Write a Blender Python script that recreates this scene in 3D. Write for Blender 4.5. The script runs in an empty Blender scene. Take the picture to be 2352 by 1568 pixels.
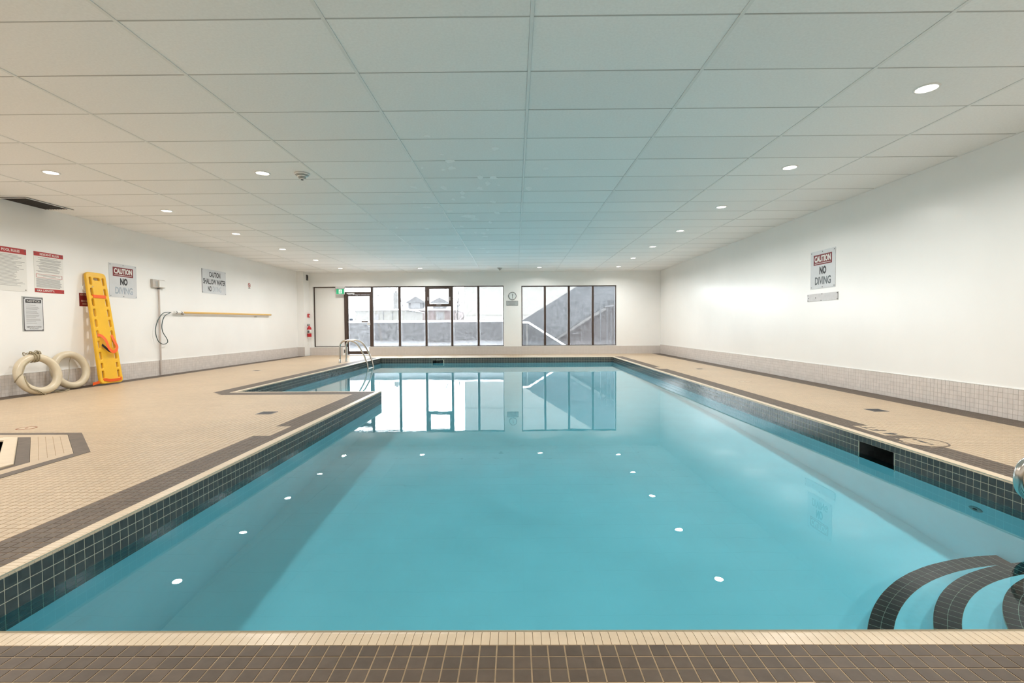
import bpy, bmesh, math, random
import numpy as np
from mathutils import Matrix, Vector
random.seed(7); rng = np.random.default_rng(7)
scene = bpy.context.scene
COL = scene.collection
R = math.radians

# ------------------------------------------------------------------ camera
CAM_H = 0.93
FPX = 1111.8
YAW, PITCH, ROLL = R(-0.408), R(-1.810), R(-0.358)
fw = Vector((math.sin(YAW)*math.cos(PITCH), math.cos(YAW)*math.cos(PITCH), math.sin(PITCH)))
r0 = Vector((math.cos(YAW), -math.sin(YAW), 0)); u0 = r0.cross(fw)
rt = r0*math.cos(ROLL) + u0*math.sin(ROLL); up = -r0*math.sin(ROLL) + u0*math.cos(ROLL)
cd = bpy.data.cameras.new('camera'); cam = bpy.data.objects.new('camera', cd); COL.objects.link(cam)
cd.sensor_width = 36.0; cd.lens = 36.0*FPX/2352.0; cd.clip_start = 0.02; cd.clip_end = 400
M = Matrix.Identity(4)
for i in range(3):
    M[i][0] = rt[i]; M[i][1] = up[i]; M[i][2] = -fw[i]
M[2][3] = CAM_H
cam.matrix_world = M
scene.camera = cam
CR = np.array([rt, up, fw]); CP = np.array([0, 0, CAM_H])
def px(P):
    """world points (n,3) -> pixel coordinates in the 2352x1568 frame, depth"""
    d = (np.asarray(P, float) - CP) @ CR.T
    return 1176 + FPX*d[..., 0]/d[..., 2], 784 - FPX*d[..., 1]/d[..., 2], d[..., 2]
def ray(x, y):
    return CR.T @ np.array([(x-1176)/FPX, (784-y)/FPX, 1.0])
def at_z(x, y, z): d = ray(x, y); return CP + d*((z-CAM_H)/d[2])
def at_x(x, y, X): d = ray(x, y); return CP + d*(X/d[0])
def at_y(x, y, Y): d = ray(x, y); return CP + d*(Y/d[1])

# ------------------------------------------------------------------ light and exposure
w = bpy.data.worlds.new('World'); scene.world = w; w.use_nodes = True
bg = w.node_tree.nodes['Background']; bg.inputs[0].default_value = (0.93, 0.97, 1.0, 1); bg.inputs[1].default_value = 9.0
LAMP_W = 27.5
LAMP_COL = (1.0, 0.965, 0.92)
vs = scene.view_settings
vs.view_transform = 'Standard'; vs.look = 'None'; vs.exposure = 0.08; vs.gamma = 1.0; vs.use_curve_mapping = False
cy = scene.cycles
cy.max_bounces = 9; cy.diffuse_bounces = 5; cy.glossy_bounces = 4; cy.transmission_bounces = 6; cy.transparent_max_bounces = 12
cy.caustics_reflective = True; cy.caustics_refractive = True; cy.blur_glossy = 0.3
cy.sample_clamp_indirect = 6.0
cy.use_denoising = True
cy.use_adaptive_sampling = True; cy.adaptive_threshold = 0.05; cy.use_light_tree = False

# ------------------------------------------------------------------ dimensions (metres)
XL, XR = -7.05, 4.80            # side walls
YB, YF = -1.6, 16.05            # wall behind the camera, far wall face
ZC = 2.728                      # ceiling
T = 0.04902                     # mosaic pitch
PX0, PX1 = -1.95, 2.91          # pool
PXN = -2.02 - 43*T + 0.07       # wider far part of the pool
PY0 = 1.455
PYN = 1.385 + 113*T + 0.07
PY1 = 1.385 + 269*T - 0.07
ZW = -0.158                     # water level
ZB = -1.38                      # pool bottom
CW = 0.07                       # coping width

# ------------------------------------------------------------------ helpers
def mark(o, label=None, cat=None, group=None, kind=None):
    if label: o['label'] = label
    if cat: o['category'] = cat
    if group: o['group'] = group
    if kind: o['kind'] = kind
    return o
def link(name, me, m=None, parent=None, mw=None):
    o = bpy.data.objects.new(name, me); COL.objects.link(o)
    if m is not None and not me.materials: me.materials.append(m)
    if parent is not None: o.parent = parent
    if mw is not None: o.matrix_local = mw
    return o
def empty(name, loc=(0, 0, 0), mw=None):
    o = bpy.data.objects.new(name, None); COL.objects.link(o); o.empty_display_size = 0.1
    if mw is not None: o.matrix_world = mw
    else: o.location = loc
    return o
def basis(u, v, n, o):
    m = Matrix.Identity(4)
    for i in range(3):
        m[i][0] = u[i]; m[i][1] = v[i]; m[i][2] = n[i]; m[i][3] = o[i]
    return m
def on_left(y, z, off=0.0): return basis((0,1,0), (0,0,1), (1,0,0), (XL+off, y, z))
def on_right(y, z, off=0.0): return basis((0,-1,0), (0,0,1), (-1,0,0), (XR-off, y, z))
def on_far(x, z, yy=None): return basis((1,0,0), (0,0,1), (0,-1,0), (x, YF if yy is None else yy, z))
class MB:
    def __init__(s): s.v = []; s.f = []; s.sm = []
    def add(s, v, f, smooth=False):
        b = len(s.v); s.v += [tuple(p) for p in v]; s.f += [tuple(i+b for i in q) for q in f]; s.sm += [smooth]*len(f); return s
    def box(s, x0, x1, y0, y1, z0, z1):
        return s.add([(x0,y0,z0),(x1,y0,z0),(x1,y1,z0),(x0,y1,z0),(x0,y0,z1),(x1,y0,z1),(x1,y1,z1),(x0,y1,z1)],
                     [(0,3,2,1),(4,5,6,7),(0,1,5,4),(1,2,6,5),(2,3,7,6),(3,0,4,7)])
    def prism(s, poly, z0, z1):
        n = len(poly)
        return s.add([(p[0],p[1],z0) for p in poly]+[(p[0],p[1],z1) for p in poly],
                     [tuple(range(n-1,-1,-1)), tuple(range(n,2*n))]+[(i,(i+1)%n,n+(i+1)%n,n+i) for i in range(n)])
    def lathe(s, prof, n=24, c=(0,0,0)):
        v = []; f = []
        for k in range(n):
            a = 2*math.pi*k/n
            for (r, z) in prof: v.append((c[0]+r*math.cos(a), c[1]+r*math.sin(a), c[2]+z))
        m = len(prof)
        for k in range(n):
            k2 = (k+1) % n
            for i in range(m-1): f.append((k*m+i, k2*m+i, k2*m+i+1, k*m+i+1))
        return s.add(v, f, True)
    def tube(s, pts, r, n=8, closed=False, caps=True):
        pts = [Vector(p) for p in pts]; N = len(pts)
        tang = []
        for i in range(N):
            a = pts[i-1] if (i > 0 or closed) else pts[i]
            b = pts[(i+1) % N] if (i < N-1 or closed) else pts[i]
            tang.append((b-a).normalized())
        nrm = tang[0].orthogonal().normalized(); v = []
        for i in range(N):
            nrm = (nrm - tang[i]*nrm.dot(tang[i])).normalized(); bi = tang[i].cross(nrm)
            rr = r[i] if hasattr(r, '__len__') else r
            for k in range(n):
                a = 2*math.pi*k/n; v.append(pts[i] + (nrm*math.cos(a)+bi*math.sin(a))*rr)
        f = []
        for i in range(N if closed else N-1):
            j = (i+1) % N
            for k in range(n): f.append((i*n+k, i*n+(k+1)%n, j*n+(k+1)%n, j*n+k))
        s.add(v, f, True)
        if caps and not closed:
            s.add(v[:n], [tuple(range(n-1,-1,-1))]); s.add(v[-n:], [tuple(range(n))])
        return s
    def ribbon(s, pts, wv, th=0.0015):
        """flat strap along pts, wv = half-width vector (or one per point)"""
        pts = [Vector(p) for p in pts]; N = len(pts); v = []; f = []
        for i in range(N):
            wi = Vector(wv[i]) if hasattr(wv[0], '__len__') else Vector(wv)
            t = (pts[min(i+1,N-1)]-pts[max(i-1,0)]).normalized(); nn = t.cross(wi).normalized()*th
            v += [pts[i]-wi-nn, pts[i]+wi-nn, pts[i]+wi+nn, pts[i]-wi+nn]
        for i in range(N-1):
            for k in range(4): f.append((i*4+k, i*4+(k+1)%4, i*4+4+(k+1)%4, i*4+4+k))
        f += [(3,2,1,0), (N*4-4,N*4-3,N*4-2,N*4-1)]
        return s.add(v, f)
    def mesh(s, name):
        me = bpy.data.meshes.new(name); me.from_pydata(s.v, [], s.f); me.update()
        me.polygons.foreach_set('use_smooth', s.sm)
        return me
    def build(s, name, m, parent=None, mw=None, bevel=0.0, fixn=True):
        me = s.mesh(name)
        if fixn or bevel:
            bm = bmesh.new(); bm.from_mesh(me)
            if bevel:
                bmesh.ops.bevel(bm, geom=[e for e in bm.edges if len(e.link_faces)==2 and e.calc_face_angle(0) > 0.6], offset=bevel, segments=2, affect='EDGES', profile=0.5)
            bmesh.ops.recalc_face_normals(bm, faces=bm.faces[:]); bm.to_mesh(me); bm.free()
        return link(name, me, m, parent, mw)
def smooth_path(pts, n=6, closed=False):
    """Catmull-Rom"""
    P = [Vector(p) for p in pts]; N = len(P); out = []
    for i in range(N if closed else N-1):
        a = P[(i-1) % N] if (closed or i > 0) else P[0]; b = P[i]; c = P[(i+1) % N]; d = P[(i+2) % N] if (closed or i+2 < N) else P[-1]
        for k in range(n):
            t = k/n
            out.append(0.5*((2*b)+(c-a)*t+(2*a-5*b+4*c-d)*t*t+(3*b-a-3*c+d)*t**3))
    if not closed: out.append(P[-1])
    return out
def fillet(pts, rad, n=6):
    P = [Vector(p) for p in pts]; out = [P[0]]
    for i in range(1, len(P)-1):
        a = (P[i-1]-P[i]); b = (P[i+1]-P[i]); r_ = min(rad, a.length*0.49, b.length*0.49)
        p0 = P[i]+a.normalized()*r_; p2 = P[i]+b.normalized()*r_
        for k in range(n+1):
            t = k/n; out.append(p0*(1-t)**2 + P[i]*2*t*(1-t) + p2*t*t)
    return out + [P[-1]]
def text_mesh(txt, w_, h_, cx=0, cy_=0, z=0.0, bold=0.0, th=0.0006):
    cu = bpy.data.curves.new('t', 'FONT'); cu.body = txt; cu.size = 1; cu.extrude = 0.0; cu.offset = bold; cu.resolution_u = 3
    o = bpy.data.objects.new('t', cu); COL.objects.link(o)
    dg = bpy.context.evaluated_depsgraph_get(); me = bpy.data.meshes.new_from_object(o.evaluated_get(dg))
    bpy.data.objects.remove(o); bpy.data.curves.remove(cu)
    n = len(me.vertices); co = np.empty(n*3); me.vertices.foreach_get('co', co); co = co.reshape(-1, 3)
    lo = co.min(0); hi = co.max(0)
    co[:, 0] = cx + ((co[:, 0]-lo[0])/(hi[0]-lo[0])-0.5)*w_
    co[:, 1] = cy_ + ((co[:, 1]-lo[1])/(hi[1]-lo[1])-0.5)*h_
    co[:, 2] = z + th
    me.vertices.foreach_set('co', co.ravel()); me.update()
    return me
def merge_meshes(meshes, name):
    bm = bmesh.new()
    for me in meshes: bm.from_mesh(me); bpy.data.meshes.remove(me)
    me = bpy.data.meshes.new(name); bm.to_mesh(me); bm.free(); return me
def quads_mesh(name, V, F):
    """V (n,3), F (m,4) numpy"""
    me = bpy.data.meshes.new(name); n = len(V); m = len(F)
    me.vertices.add(n); me.vertices.foreach_set('co', np.ascontiguousarray(V, np.float32).ravel())
    me.loops.add(m*4); me.loops.foreach_set('vertex_index', np.ascontiguousarray(F, np.int32).ravel())
    me.polygons.add(m); me.polygons.foreach_set('loop_start', np.arange(m, dtype=np.int32)*4)
    try: me.polygons.foreach_set('loop_total', np.full(m, 4, np.int32))
    except Exception: pass
    me.polygons.foreach_set('use_smooth', np.zeros(m, bool)); me.update(calc_edges=True); me.validate(); return me

# ------------------------------------------------------------------ materials
def newmat(name):
    m = bpy.data.materials.new(name); m.use_nodes = True; nt = m.node_tree
    return m, nt, nt.nodes['Principled BSDF']
def lin(c): return tuple(((x/255)/12.92 if x/255 <= 0.04045 else ((x/255+0.055)/1.055)**2.4) for x in c)
def mat(name, col, rough=0.5, metal=0.0, var=0.0, vscale=8.0, bump=0.0, bscale=40.0, emit=0.0, spec=0.5, cell=None, cellvar=0.0, coat=0.0):
    m, nt, p = newmat(name); N = nt.nodes; L = nt.links
    p.inputs['Base Color'].default_value = (*col, 1); p.inputs['Roughness'].default_value = rough; p.inputs['Metallic'].default_value = metal
    p.inputs['Specular IOR Level'].default_value = spec; p.inputs['Coat Weight'].default_value = coat
    if emit: p.inputs['Emission Color'].default_value = (*col, 1); p.inputs['Emission Strength'].default_value = emit
    geo = N.new('ShaderNodeNewGeometry')
    out = None
    if var:
        nz = N.new('ShaderNodeTexNoise'); nz.inputs['Scale'].default_value = vscale; nz.inputs['Detail'].default_value = 5
        L.new(geo.outputs['Position'], nz.inputs['Vector'])
        mr = N.new('ShaderNodeMapRange'); mr.inputs['From Min'].default_value = 0.3; mr.inputs['From Max'].default_value = 0.7
        mr.inputs['To Min'].default_value = 1-var; mr.inputs['To Max'].default_value = 1+var; L.new(nz.outputs['Fac'], mr.inputs['Value']); out = mr.outputs['Result']
    if cell:
        vm = N.new('ShaderNodeVectorMath'); vm.operation = 'ADD'; vm.inputs[1].default_value = cell[1]; L.new(geo.outputs['Position'], vm.inputs[0])
        sn = N.new('ShaderNodeVectorMath'); sn.operation = 'DIVIDE'; sn.inputs[1].default_value = cell[0]; L.new(vm.outputs[0], sn.inputs[0])
        fl = N.new('ShaderNodeVectorMath'); fl.operation = 'FLOOR'; L.new(sn.outputs[0], fl.inputs[0])
        wn = N.new('ShaderNodeTexWhiteNoise'); L.new(fl.outputs[0], wn.inputs['Vector'])
        mr = N.new('ShaderNodeMapRange'); mr.inputs['To Min'].default_value = 1-cellvar; mr.inputs['To Max'].default_value = 1+cellvar
        L.new(wn.outputs['Value'], mr.inputs['Value'])
        if out:
            mu = N.new('ShaderNodeMath'); mu.operation = 'MULTIPLY'; L.new(out, mu.inputs[0]); L.new(mr.outputs['Result'], mu.inputs[1]); out = mu.outputs[0]
        else: out = mr.outputs['Result']
    if out:
        sc = N.new('ShaderNodeVectorMath'); sc.operation = 'SCALE'; sc.inputs[0].default_value = col; L.new(out, sc.inputs['Scale'])
        L.new(sc.outputs[0], p.inputs['Base Color'])
    if bump:
        nz = N.new('ShaderNodeTexNoise'); nz.inputs['Scale'].default_value = bscale; nz.inputs['Detail'].default_value = 4; L.new(geo.outputs['Position'], nz.inputs['Vector'])
        b = N.new('ShaderNodeBump'); b.inputs['Strength'].default_value = bump; b.inputs['Distance'].default_value = 0.01
        L.new(nz.outputs['Fac'], b.inputs['Height']); L.new(b.outputs[0], p.inputs['Normal'])
    return m
CELL = ((T, T, 0.2), (2.02+200*T, -1.385+200*T, 0.1))
m_beige = mat('beige_tile', (0.48, 0.368, 0.248), 0.42, var=0.05, vscale=1.3, cell=CELL, cellvar=0.05)
m_taupe = mat('taupe_tile', (0.108, 0.082, 0.062), 0.5, spec=0.3, var=0.10, vscale=30, cell=CELL, cellvar=0.12)
m_grout = mat('grout', (0.36, 0.265, 0.165), 0.8, var=0.15, vscale=20)
m_coping = mat('cream_coping_tile', (0.64, 0.52, 0.375), 0.3, var=0.05, vscale=14)
m_ptile = mat('charcoal_pool_tile', (0.062, 0.063, 0.062), 0.14, var=0.12, vscale=25, cell=((T, T, T), (10.0, 10.0, 5.0)), cellvar=0.15)
m_pgrout = mat('pale_grout', (0.50, 0.48, 0.38), 0.8)
m_plaster = mat('pool_plaster', (0.80, 0.93, 0.97), 0.7, var=0.03, vscale=3, spec=0.05)
m_stepblue = mat('pool_step_tile', (0.78, 0.90, 0.94), 0.4, var=0.03, vscale=30, spec=0.05)
m_black = mat('black_step_tile', (0.009, 0.009, 0.010), 0.4, var=0.2, vscale=30, spec=0.05)
m_wall = mat('white_gloss_paint', (0.87, 0.87, 0.855), 0.24, var=0.02, vscale=1.2, bump=0.10, bscale=9)
m_walltile = mat('pale_wall_tile', (0.66, 0.61, 0.575), 0.25, var=0.04, vscale=12, cell=((T, T, T), (10, 10, 5.0)), cellvar=0.04)
m_wallgrout = mat('wall_grout', (0.47, 0.42, 0.37), 0.8)
m_ceil = mat('ceiling_tile', (0.89, 0.895, 0.89), 0.85, var=0.03, vscale=60, cell=((1.2192, 0.6096, 5), (30*1.2192-0.108, 30*0.6096-2.879, 0)), cellvar=0.025)
m_tee = mat('ceiling_tee', (0.80, 0.81, 0.80), 0.45)
m_gap = mat('ceiling_void', (0.10, 0.10, 0.10), 0.9)
m_patch = mat('bare_patch', (0.99, 0.99, 0.99), 0.7, var=0.05, vscale=60)
m_white = mat('white_plastic', (0.80, 0.80, 0.78), 0.35)
m_grey = mat('grey_plastic', (0.42, 0.43, 0.42), 0.5)
m_dkgrey = mat('dark_grey', (0.10, 0.10, 0.105), 0.5)
m_blk = mat('black', (0.015, 0.015, 0.016), 0.5)
m_brown = mat('brown_anodised', (0.060, 0.038, 0.030), 0.35, var=0.1, vscale=20)
m_steel = mat('stainless', (0.62, 0.59, 0.55), 0.18, metal=1.0)
m_alu = mat('sign_metal', (0.62, 0.64, 0.66), 0.38, metal=0.0, var=0.04, vscale=6)
m_signw = mat('sign_white', (0.76, 0.76, 0.73), 0.35)
m_red = mat('sign_red', (0.42, 0.035, 0.035), 0.4)
m_dred = mat('sign_dark_red', (0.20, 0.018, 0.022), 0.4)
m_ink = mat('ink', (0.025, 0.025, 0.028), 0.5)
m_fade = mat('faded_ink', (0.36, 0.42, 0.48), 0.5, var=0.3, vscale=25)
m_fade2 = mat('fading_ink', (0.12, 0.14, 0.15), 0.5, var=0.4, vscale=35)
m_grtxt = mat('small_print', (0.30, 0.30, 0.30), 0.6)
m_yellow = mat('yellow_board', (0.80, 0.46, 0.025), 0.35, var=0.05, vscale=5)
m_orange = mat('orange_strap', (0.80, 0.115, 0.012), 0.6)
m_ring = mat('cream_ring', (0.60, 0.52, 0.38), 0.3, var=0.08, vscale=6)
m_rope = mat('rope', (0.34, 0.29, 0.19), 0.9, var=0.25, vscale=120)
m_pole = mat('yellow_pole', (0.72, 0.44, 0.10), 0.35)
m_wire = mat('green_wire', (0.05, 0.09, 0.09), 0.4)
m_fire = mat('extinguisher_red', (0.50, 0.015, 0.022), 0.25)
m_green = mat('exit_green', (0.02, 0.36, 0.17), 0.4, emit=0.35)
m_lit = mat('exit_white', (0.8, 0.85, 0.8), 0.4, emit=0.35)
m_duct = mat('duct_dark', (0.030, 0.024, 0.021), 0.7)
m_snow = mat('snow', (0.86, 0.88, 0.92), 0.7, var=0.03, vscale=2)
m_conc = mat('grey_concrete', (0.0223, 0.0223, 0.0238), 0.85, var=0.15, vscale=4)
m_stair = mat('stair_concrete', (0.036, 0.039, 0.043), 0.8, var=0.10, vscale=2)
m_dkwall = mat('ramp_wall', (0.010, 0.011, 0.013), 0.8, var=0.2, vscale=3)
m_brick = mat('house_brick', (0.085, 0.062, 0.060), 0.85, var=0.08, vscale=2)
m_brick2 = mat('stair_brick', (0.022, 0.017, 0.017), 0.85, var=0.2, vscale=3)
m_roof = mat('house_gable', (0.060, 0.060, 0.063), 0.8)
m_cream = mat('house_cream', (0.105, 0.101, 0.091), 0.8)
m_beigeb = mat('tower_beige', (0.111, 0.107, 0.098), 0.8, var=0.02, vscale=0.3)
m_bark = mat('bark', (0.047, 0.042, 0.041), 0.9)
m_hglass = mat('house_glass', (0.077, 0.077, 0.081), 0.3)

def water_material():
    m, nt, p = newmat('pool_water'); N = nt.nodes; L = nt.links; N.remove(p); o = N['Material Output']
    geo = N.new('ShaderNodeNewGeometry')
    n1 = N.new('ShaderNodeTexNoise'); n1.inputs['Scale'].default_value = 2.2; n1.inputs['Detail'].default_value = 3; L.new(geo.outputs['Position'], n1.inputs['Vector'])
    # faint overall swell plus finer ripples where a return jet stirs the surface by the pool corner
    n2 = N.new('ShaderNodeTexNoise'); n2.inputs['Scale'].default_value = 16.0; n2.inputs['Detail'].default_value = 3; L.new(geo.outputs['Position'], n2.inputs['Vector'])
    ds_ = N.new('ShaderNodeVectorMath'); ds_.operation = 'DISTANCE'; ds_.inputs[1].default_value = (-1.35, 4.95, ZW); L.new(geo.outputs['Position'], ds_.inputs[0])
    fm = N.new('ShaderNodeMapRange'); fm.inputs['From Min'].default_value = 0.2; fm.inputs['From Max'].default_value = 1.3; fm.inputs['To Min'].default_value = 0.32; fm.inputs['To Max'].default_value = 0.0
    L.new(ds_.outputs['Value'], fm.inputs['Value'])
    mm = N.new('ShaderNodeMath'); mm.operation = 'MULTIPLY_ADD'; L.new(n2.outputs['Fac'], mm.inputs[0]); L.new(fm.outputs['Result'], mm.inputs[1]); L.new(n1.outputs['Fac'], mm.inputs[2])
    b = N.new('ShaderNodeBump'); b.inputs['Strength'].default_value = 0.06; b.inputs['Distance'].default_value = 0.01; L.new(mm.outputs[0], b.inputs['Height'])
    fr = N.new('ShaderNodeFresnel'); fr.inputs['IOR'].default_value = 1.33; L.new(b.outputs[0], fr.inputs['Normal'])
    rf = N.new('ShaderNodeBsdfRefraction'); rf.inputs['IOR'].default_value = 1.33; rf.inputs['Roughness'].default_value = 0.0
    rf.inputs['Color'].default_value = (0.47, 0.865, 0.945, 1); L.new(b.outputs[0], rf.inputs['Normal'])
    gl = N.new('ShaderNodeBsdfGlossy'); gl.inputs['Roughness'].default_value = 0.0; gl.inputs['Color'].default_value = (1, 1, 1, 1); L.new(b.outputs[0], gl.inputs['Normal'])
    mx = N.new('ShaderNodeMixShader'); L.new(fr.outputs[0], mx.inputs[0]); L.new(rf.outputs[0], mx.inputs[1]); L.new(gl.outputs[0], mx.inputs[2])
    L.new(mx.outputs[0], o.inputs['Surface'])
    return m
m_water = water_material()
def glass_material(name, fog=0.12, fogscale=11.0, edge=0.35):
    """window glass with condensation: clear + reflection + whitish translucent film, denser along the bottom of the pane"""
    m, nt, p = newmat(name); N = nt.nodes; L = nt.links; N.remove(p); o = N['Material Output']
    geo = N.new('ShaderNodeNewGeometry'); tc = N.new('ShaderNodeTexCoord')
    tr = N.new('ShaderNodeBsdfTransparent'); tr.inputs[0].default_value = (0.97, 0.98, 0.98, 1)
    gl = N.new('ShaderNodeBsdfGlossy'); gl.inputs['Roughness'].default_value = 0.02
    fr = N.new('ShaderNodeFresnel'); fr.inputs['IOR'].default_value = 1.45
    tl = N.new('ShaderNodeBsdfTranslucent'); tl.inputs[0].default_value = (0.9, 0.92, 0.95, 1)
    nz = N.new('ShaderNodeTexNoise'); nz.inputs['Scale'].default_value = fogscale; nz.inputs['Detail'].default_value = 8; nz.inputs['Roughness'].default_value = 0.75
    L.new(geo.outputs['Position'], nz.inputs['Vector'])
    sx = N.new('ShaderNodeSeparateXYZ'); L.new(tc.outputs['Generated'], sx.inputs[0])
    r1 = N.new('ShaderNodeMapRange'); r1.inputs['From Min'].default_value = 0.0; r1.inputs['From Max'].default_value = 0.10
    r1.inputs['To Min'].default_value = edge; r1.inputs['To Max'].default_value = 0.0; L.new(sx.outputs['Z'], r1.inputs['Value'])
    # side edges: |x-0.5|
    su = N.new('ShaderNodeMath'); su.operation = 'SUBTRACT'; su.inputs[1].default_value = 0.5; L.new(sx.outputs['X'], su.inputs[0])
    ab = N.new('ShaderNodeMath'); ab.operation = 'ABSOLUTE'; L.new(su.outputs[0], ab.inputs[0])
    r3 = N.new('ShaderNodeMapRange'); r3.inputs['From Min'].default_value = 0.44; r3.inputs['From Max'].default_value = 0.5
    r3.inputs['To Min'].default_value = 0.0; r3.inputs['To Max'].default_value = edge*0.6; L.new(ab.outputs[0], r3.inputs['Value'])
    r2 = N.new('ShaderNodeMapRange'); r2.inputs['From Min'].default_value = 0.40; r2.inputs['From Max'].default_value = 0.75
    r2.inputs['To Min'].default_value = fog*0.5; r2.inputs['To Max'].default_value = fog*3.6; L.new(nz.outputs['Fac'], r2.inputs['Value'])
    ad = N.new('ShaderNodeMath'); ad.operation = 'ADD'; L.new(r1.outputs[0], ad.inputs[0]); L.new(r2.outputs[0], ad.inputs[1])
    ad2 = N.new('ShaderNodeMath'); ad2.operation = 'ADD'; ad2.use_clamp = True; L.new(ad.outputs[0], ad2.inputs[0]); L.new(r3.outputs[0], ad2.inputs[1])
    m1 = N.new('ShaderNodeMixShader'); L.new(ad2.outputs[0], m1.inputs[0]); L.new(tr.outputs[0], m1.inputs[1]); L.new(tl.outputs[0], m1.inputs[2])
    m2 = N.new('ShaderNodeMixShader'); L.new(fr.outputs[0], m2.inputs[0]); L.new(m1.outputs[0], m2.inputs[1]); L.new(gl.outputs[0], m2.inputs[2])
    L.new(m2.outputs[0], o.inputs['Surface'])
    return m
m_glass = glass_material('window_glass', 0.022, edge=0.20)
m_glass2 = glass_material('window_glass_foggy', 0.022, edge=0.04)
m_dglass = glass_material('door_glass', 0.032, edge=0.2)

# ================================================================== TILES
TILE_H = 0.004
def rect_tiles(cx, cy, hx, hy, z0, z1):
    """numpy boxes (no bottom) -> V,F"""
    n = len(cx)
    V = np.empty((n, 8, 3), np.float32)
    sx = np.array([-1, 1, 1, -1]); sy = np.array([-1, -1, 1, 1])
    ch = 0.0006
    for k in range(4):
        V[:, k, 0] = cx+sx[k]*hx; V[:, k, 1] = cy+sy[k]*hy; V[:, k, 2] = z0
        V[:, 4+k, 0] = cx+sx[k]*(hx-ch); V[:, 4+k, 1] = cy+sy[k]*(hy-ch); V[:, 4+k, 2] = z1
    f = np.array([(4,5,6,7),(0,1,5,4),(1,2,6,5),(2,3,7,6),(3,0,4,7)])
    F = (np.arange(n)[:, None, None]*8 + f[None]).reshape(-1, 4)
    return V.reshape(-1, 3), F
def pixel_area(P, du, dv):
    x0, y0, d = px(P); xa, ya, _ = px(P+du); xb, yb, _ = px(P+dv)
    a = np.abs((xa-x0)*(yb-y0)-(xb-x0)*(ya-y0))
    inside = (x0 > -5) & (x0 < 2357) & (y0 > -5) & (y0 < 1573) & (d > 0.3)
    return np.where(inside, a, 0.0)

# ------------------------------------------------------------------ floor
def in_rect(x, y, x0, x1, y0, y1): return (x > x0) & (x < x1) & (y > y0) & (y < y1)
ox, oy = -2.02, 1.385
i0 = math.floor((XL-ox)/T); i1 = math.ceil((XR-ox)/T); j0 = math.floor((0.55-oy)/T); j1 = math.ceil((YF-oy)/T)
I, J = np.meshgrid(np.arange(i0, i1), np.arange(j0, j1), indexing='ij')
xa = np.maximum(ox+I*T, XL).ravel(); xb = np.minimum(ox+(I+1)*T, XR).ravel(); ya = (oy+J*T).ravel(); yb = np.minimum(oy+(J+1)*T, YF).ravel()
cx, cyy = (xa+xb)/2, (ya+yb)/2
keep = ((xb-xa) > 0.012) & ((yb-ya) > 0.012)
# pool hole (coping included)
hole = in_rect(cx, cyy, PX0-CW, PX1+CW, PY0-CW, PY1+CW) & ~((cx < PX0-CW) | False)
hole |= in_rect(cx, cyy, PXN-CW, PX1+CW, PYN-CW, PY1+CW)
keep &= ~hole
# hot tub opening: an eight-sided footprint
TUB_C = (-4.30, 3.20); TUB_S = 1.08; TUB_D = 1.055
def tub_poly(s, d, c=TUB_C):
    """octagon |x|<s,|y|<s,|x|+|y|<=d*sqrt2 as 8 points"""
    k = d*math.sqrt(2)-s
    return [(c[0]+a, c[1]+b) for a, b in ((s,k),(k,s),(-k,s),(-s,k),(-s,-k),(-k,-s),(k,-s),(s,-k))][::-1]
tx, ty = np.abs(cx-TUB_C[0]), np.abs(cyy-TUB_C[1])
in_tub = (tx < TUB_S-0.02) & (ty < TUB_S-0.02) & (tx+ty < (TUB_D-0.02)*math.sqrt(2))
keep &= ~in_tub
B = 5*T
dark = in_rect(cx, cyy, PX0-CW-B, PX1+CW+B, PY0-CW-B, PYN) | in_rect(cx, cyy, PX1, PX1+CW+B, PY0-CW-B, PY1+CW) \
     | in_rect(cx, cyy, PXN-CW-B, PX0, PYN-CW-B, PYN) | in_rect(cx, cyy, PXN-CW-B, PXN, PYN-CW-B, PY1+CW)
dark &= ~(((cx-(PXN-CW-B)) + (cyy-(PYN-CW-B)) < B*1.02) & (cx < PXN-CW+0.02) & (cyy > PYN-CW-B-0.02) & (cyy < PYN))
dark |= (cx > XR-6*T) | (cx < XL+6*T)
# depth-marker fields set into the dark band
mk = in_rect(cx, cyy, PX1+CW+2*T-0.01, PX1+CW+B+0.01, 4.02, 4.44) | in_rect(cx, cyy, PX0-CW-B-0.01, PX0-CW-2*T+0.01, 4.14, 4.50) \
   | in_rect(cx, cyy, PX1+CW+2*T-0.01, PX1+CW+B+0.01, 10.30, 10.75) | ((((cx-3.20)/0.155)**2 + ((cyy-3.80)/0.155)**2) < 1) \
   | in_rect(cx, cyy, 0.10, 0.75, 0.8, PY0-CW-3*T+0.01)
dark &= ~mk
cx, cyy, xa, xb, ya, yb, dark = (a[keep] for a in (cx, cyy, xa, xb, ya, yb, dark))
jt = 0.0017
hx, hy = (xb-xa)/2-jt, (yb-ya)/2-jt
area = pixel_area(np.c_[cx, cyy, np.zeros_like(cx)], np.array([T, 0, 0]), np.array([0, T, 0]))
order = np.argsort(-area); big = np.zeros(len(cx), bool); big[order[:300]] = True

fl = MB()
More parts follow.
